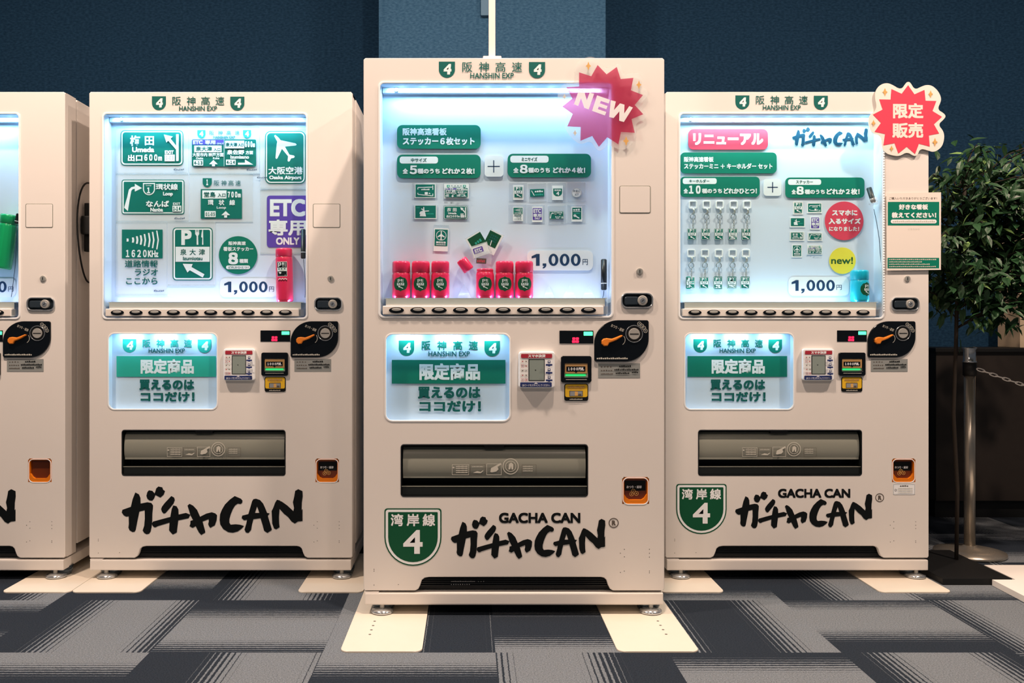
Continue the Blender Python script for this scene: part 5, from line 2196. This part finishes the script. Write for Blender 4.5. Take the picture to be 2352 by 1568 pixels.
# ------------------------------------------------------------------ cable pole from the forward machine's top, conduit on the pillar
d = DC + .05
zt = LZ(133)
root = empty('cable_pole', (at(1130, 0, d).x, d, zt))
L0 = root.location
mb = MB()
x0, x1 = at(1109, 0, d).x, at(1151, 0, d).x
mb.box(x0, x1, d - .03, d + .03, zt - .0005, zt + .0135, 'duct_white', .004)
mb.build('pole_foot', root, L0)
mb = MB()
mb.box(at(1122.5, 0, d).x, at(1137.5, 0, d).x, d - .011, d + .011, zt + .012, 3.599, 'duct_white', .002)
mb.build('pole_shaft', root, L0)
tag(root, 'slim white square pole rising from the top of the forward vending machine', 'cable duct')
mb = MB()
a, b = at(1104.5, 35, CD - .02), at(1123, 35, CD - .02)
mb.box(a.x, b.x, CD - .02, CD, a.z, 3.599, 'conduit_blue', .002)
o = mb.build('cable_conduit', None)
tag(o, 'pale blue conduit end high on the blue pillar behind the white pole', 'conduit')

# power cord looped between the two left machines
root = empty('power_cord', (-1.478, 3.52, 1.15))
mb = MB()
pts = []
for i in range(33):
    a = 2 * PI * i / 40 + .35 * PI
    pts.append((-1.493 + .004 * math.sin(2 * a), 3.520 + .103 * math.cos(a), 1.312 + .195 * math.sin(a)))
pts += [(-1.49, 3.60, 1.30), (-1.48, 3.80, 1.0), (-1.47, 3.95, .35), (-1.46, 4.00, .01)]
mb.tube(pts, .0035, 'rubber', 8)
mb.build('cord', root, root.location)
mb = MB()
mb.box(-1.5, -1.468, 3.462, 3.515, 1.30, 1.372, 'rubber', .006)
mb.box(-1.498, -1.472, 3.487, 3.512, 1.372, 1.425, 'rubber', .005)
mb.box(-1.498, -1.474, 3.484, 3.512, 1.235, 1.302, 'rubber', .005)
mb.build('plug', root, root.location)
tag(root, 'black power cord with a plug looped in the gap between the two leftmost machines', 'cord')

# ------------------------------------------------------------------ right side: tree, stanchion, boards, counter
TX, TY = 1.925, 3.545
root = empty('potted_tree', (TX, TY, 0))
mb = MB()
x1, d1 = fl(2310, 1339)
mb.box(1.728, 1.982, 3.274, 3.70, .0005, .024, 'plate_black', .002)
mb.build('base_plate', root, root.location)
mb = MB()
trunk = [(TX, TY, .022), (TX + .004, TY, .3), (TX - .006, TY + .01, .6), (TX + .006, TY + .015, .85), (TX + .02, TY + .03, 1.1), (TX + .05, TY + .06, 1.32), (TX + .09, TY + .10, 1.52)]
mb.tube(trunk, .0075, 'trunk', 10)
branches = []
rnd = random.Random(11)
for i in range(78):
    t = rnd.uniform(.93, 1.50)
    z = t
    base = Vector((TX + .02, TY + .03, z))
    ang = rnd.gauss(0, 1.0)
    ln = rnd.uniform(.18, .62) * (1.15 - .35 * abs(z - 1.1))
    tip = base + Vector((math.cos(ang) * ln, math.sin(ang) * ln * .8, rnd.uniform(-.05, .22) + .12 * max(0, math.cos(ang))))
    tip.y = max(tip.y, 3.42)
    if tip.x < 1.76 and tip.y < 4.1:
        tip.x = 1.76 + rnd.uniform(0, .12)
    mid = base.lerp(tip, .5) + Vector((0, 0, rnd.uniform(.01, .05)))
    branches.append((base, mid, tip))
for b in branches:
    mb.tube([b[0], b[0].lerp(b[1], .6), b[1], b[1].lerp(b[2], .5), b[2] - Vector((0, 0, .02))], .0028, 'trunk', 5)
mb.build('trunk', root, root.location)
mb = MB()
n_leaf = 0
for base, mid, tip in branches:
    for k in range(42):
        t = rnd.uniform(.18, 1.05)
        c = (base.lerp(mid, t * 2) if t < .5 else mid.lerp(tip, (t - .5) * 2)) + Vector((rnd.gauss(0, .03), rnd.gauss(0, .03), rnd.gauss(-.012, .035)))
        if (c.x < 1.785 and c.y < 4.1) or c.y > 4.3 or c.y < 3.40 or c.z < .86 + rnd.uniform(0, .05):
            continue
        L = rnd.uniform(.040, .072)
        W = L * rnd.uniform(.36, .46)
        dirv = Vector((rnd.uniform(-1, 1), rnd.uniform(-1, .5), rnd.uniform(-.9, .25))).normalized()
        side = dirv.cross(Vector((rnd.uniform(-.4, .4), rnd.uniform(-1, .2), 1))).normalized()
        nrm = side.cross(dirv).normalized()
        m_ = 'leaf_pale' if rnd.random() < .07 else 'leaf'
        def q(u, v):
            return c + dirv * (u * L) + side * (v * W) + nrm * (-.18 * L * u * u + .10 * W * abs(v) * 2)
        for sg in (1, -1):
            mb.face([q(0, 0), q(.25, .42 * sg), q(.55, .48 * sg), q(.82, .24 * sg), q(1.05, 0), q(.5, 0)][::sg], m_)
        n_leaf += 1
mb.build('foliage', root, root.location, recalc=False, weld=False)
tag(root, 'leafy green tree with thin trunk on a black base plate', 'tree')

SX, SD = 2.075, 3.72
root = empty('stanchion', (SX, SD, 0))
mb = MB()
mb.lathe([(.135, .001), (.138, .006), (.136, .014), (.08, .026), (.03, .034), (.024, .040)], 'pole_steel', (SX, SD, 0), 40)
mb.build('stanchion_base', root, root.location)
mb = MB()
mb.cyl((SX, SD, .036), (SX, SD, .742), .0215, 'pole_steel', n=32)
mb.build('post', root, root.location)
mb = MB()
mb.cyl((SX, SD, .742), (SX, SD, .796), .026, 'plate_black', n=32)
mb.build('collar', root, root.location)
mb = MB()
mb.lathe([(.027, .796), (.029, .798), (.024, .803), (.0235, .848), (.027, .853), (.027, .858), (.012, .861)], 'chrome', (SX, SD, 0), 32)
mb.build('post_cap', root, root.location)
tag(root, 'chrome rope stanchion with a black collar behind the tree trunk', 'stanchion')
mb = MB()
n = 24
for i in range(n):
    t = i / (n - 1)
    x = SX + .035 + t * .55
    z = .765 - .165 * t * (1.35 - .35 * t)
    y = SD - .02 - t * .1
    e = .018
    if i % 2:
        pts = [(x + e * math.cos(2 * PI * k / 12), y + .006 * math.sin(2 * PI * k / 12), z - .28 * e * math.cos(2 * PI * k / 12)) for k in range(12)]
    else:
        pts = [(x + e * math.cos(2 * PI * k / 12), y, z - .28 * e * math.cos(2 * PI * k / 12) + .006 * math.sin(2 * PI * k / 12)) for k in range(12)]
    mb.tube(pts, .0022, 'board_white', 6, True)
o = mb.build('barrier_chain', None)
tag(o, 'pale link chain running from the stanchion toward the photo edge', 'chain')

mb = MB()
p0, p1, p2, p3 = fl(2246, 1305), fl(2277, 1348), fl(2420, 1424), fl(2640, 1360)
pts = [(1.992, 3.47), (1.990, 3.268), (1.905, 3.268), (1.893, 2.96), (2.5, 2.9), (2.6, 3.46), (2.12, 3.47)]
t = .012
top = [mb.bm.verts.new((x, y, .022)) for x, y in pts]
bot = [mb.bm.verts.new((x, y, .0006)) for x, y in pts]
k = mb.mi('board_white')
mb.bm.faces.new(top)
mb.bm.faces.new(bot[::-1])
for i in range(len(pts)):
    mb.bm.faces.new((top[i], top[(i + 1) % 7], bot[(i + 1) % 7], bot[i]))
o = mb.build('floor_board', None)
o.name = 'white_board'
tag(o, 'white board lying low on the floor beside the black base plate', 'board')

CF = 4.42
mb = MB()
xa, xb = at(2150, 0, CF).x, at(2700, 0, CF).x
zc = at(0, 799, CF).z
mb.box(xa, xb, CF, CF + .31, at(0, 1150, CF).z, zc - .02, 'counter_brown', .002)
mb.box(xa - .01, xb + .01, CF - .015, CF + .32, zc - .02, zc, 'plate_black', .003)
mb.box(xa + .01, xb - .01, CF + .03, CF + .31, 0.0005, at(0, 1150, CF).z, 'plate_black')
root = mb.build('low_counter', None)
tag(root, 'dark brown low counter against the wall behind the tree', 'counter')
bx = CF + .04
mb = MB()
mb.box(at(2343, 0, bx).x, at(2343, 0, bx).x + .35, bx, bx + .19, zc + .001, at(0, 520, bx).z, 'beige', .003)
o = mb.build('beige_box', None)
tag(o, 'tall beige box standing on the dark counter at the photo\'s right edge', 'box')
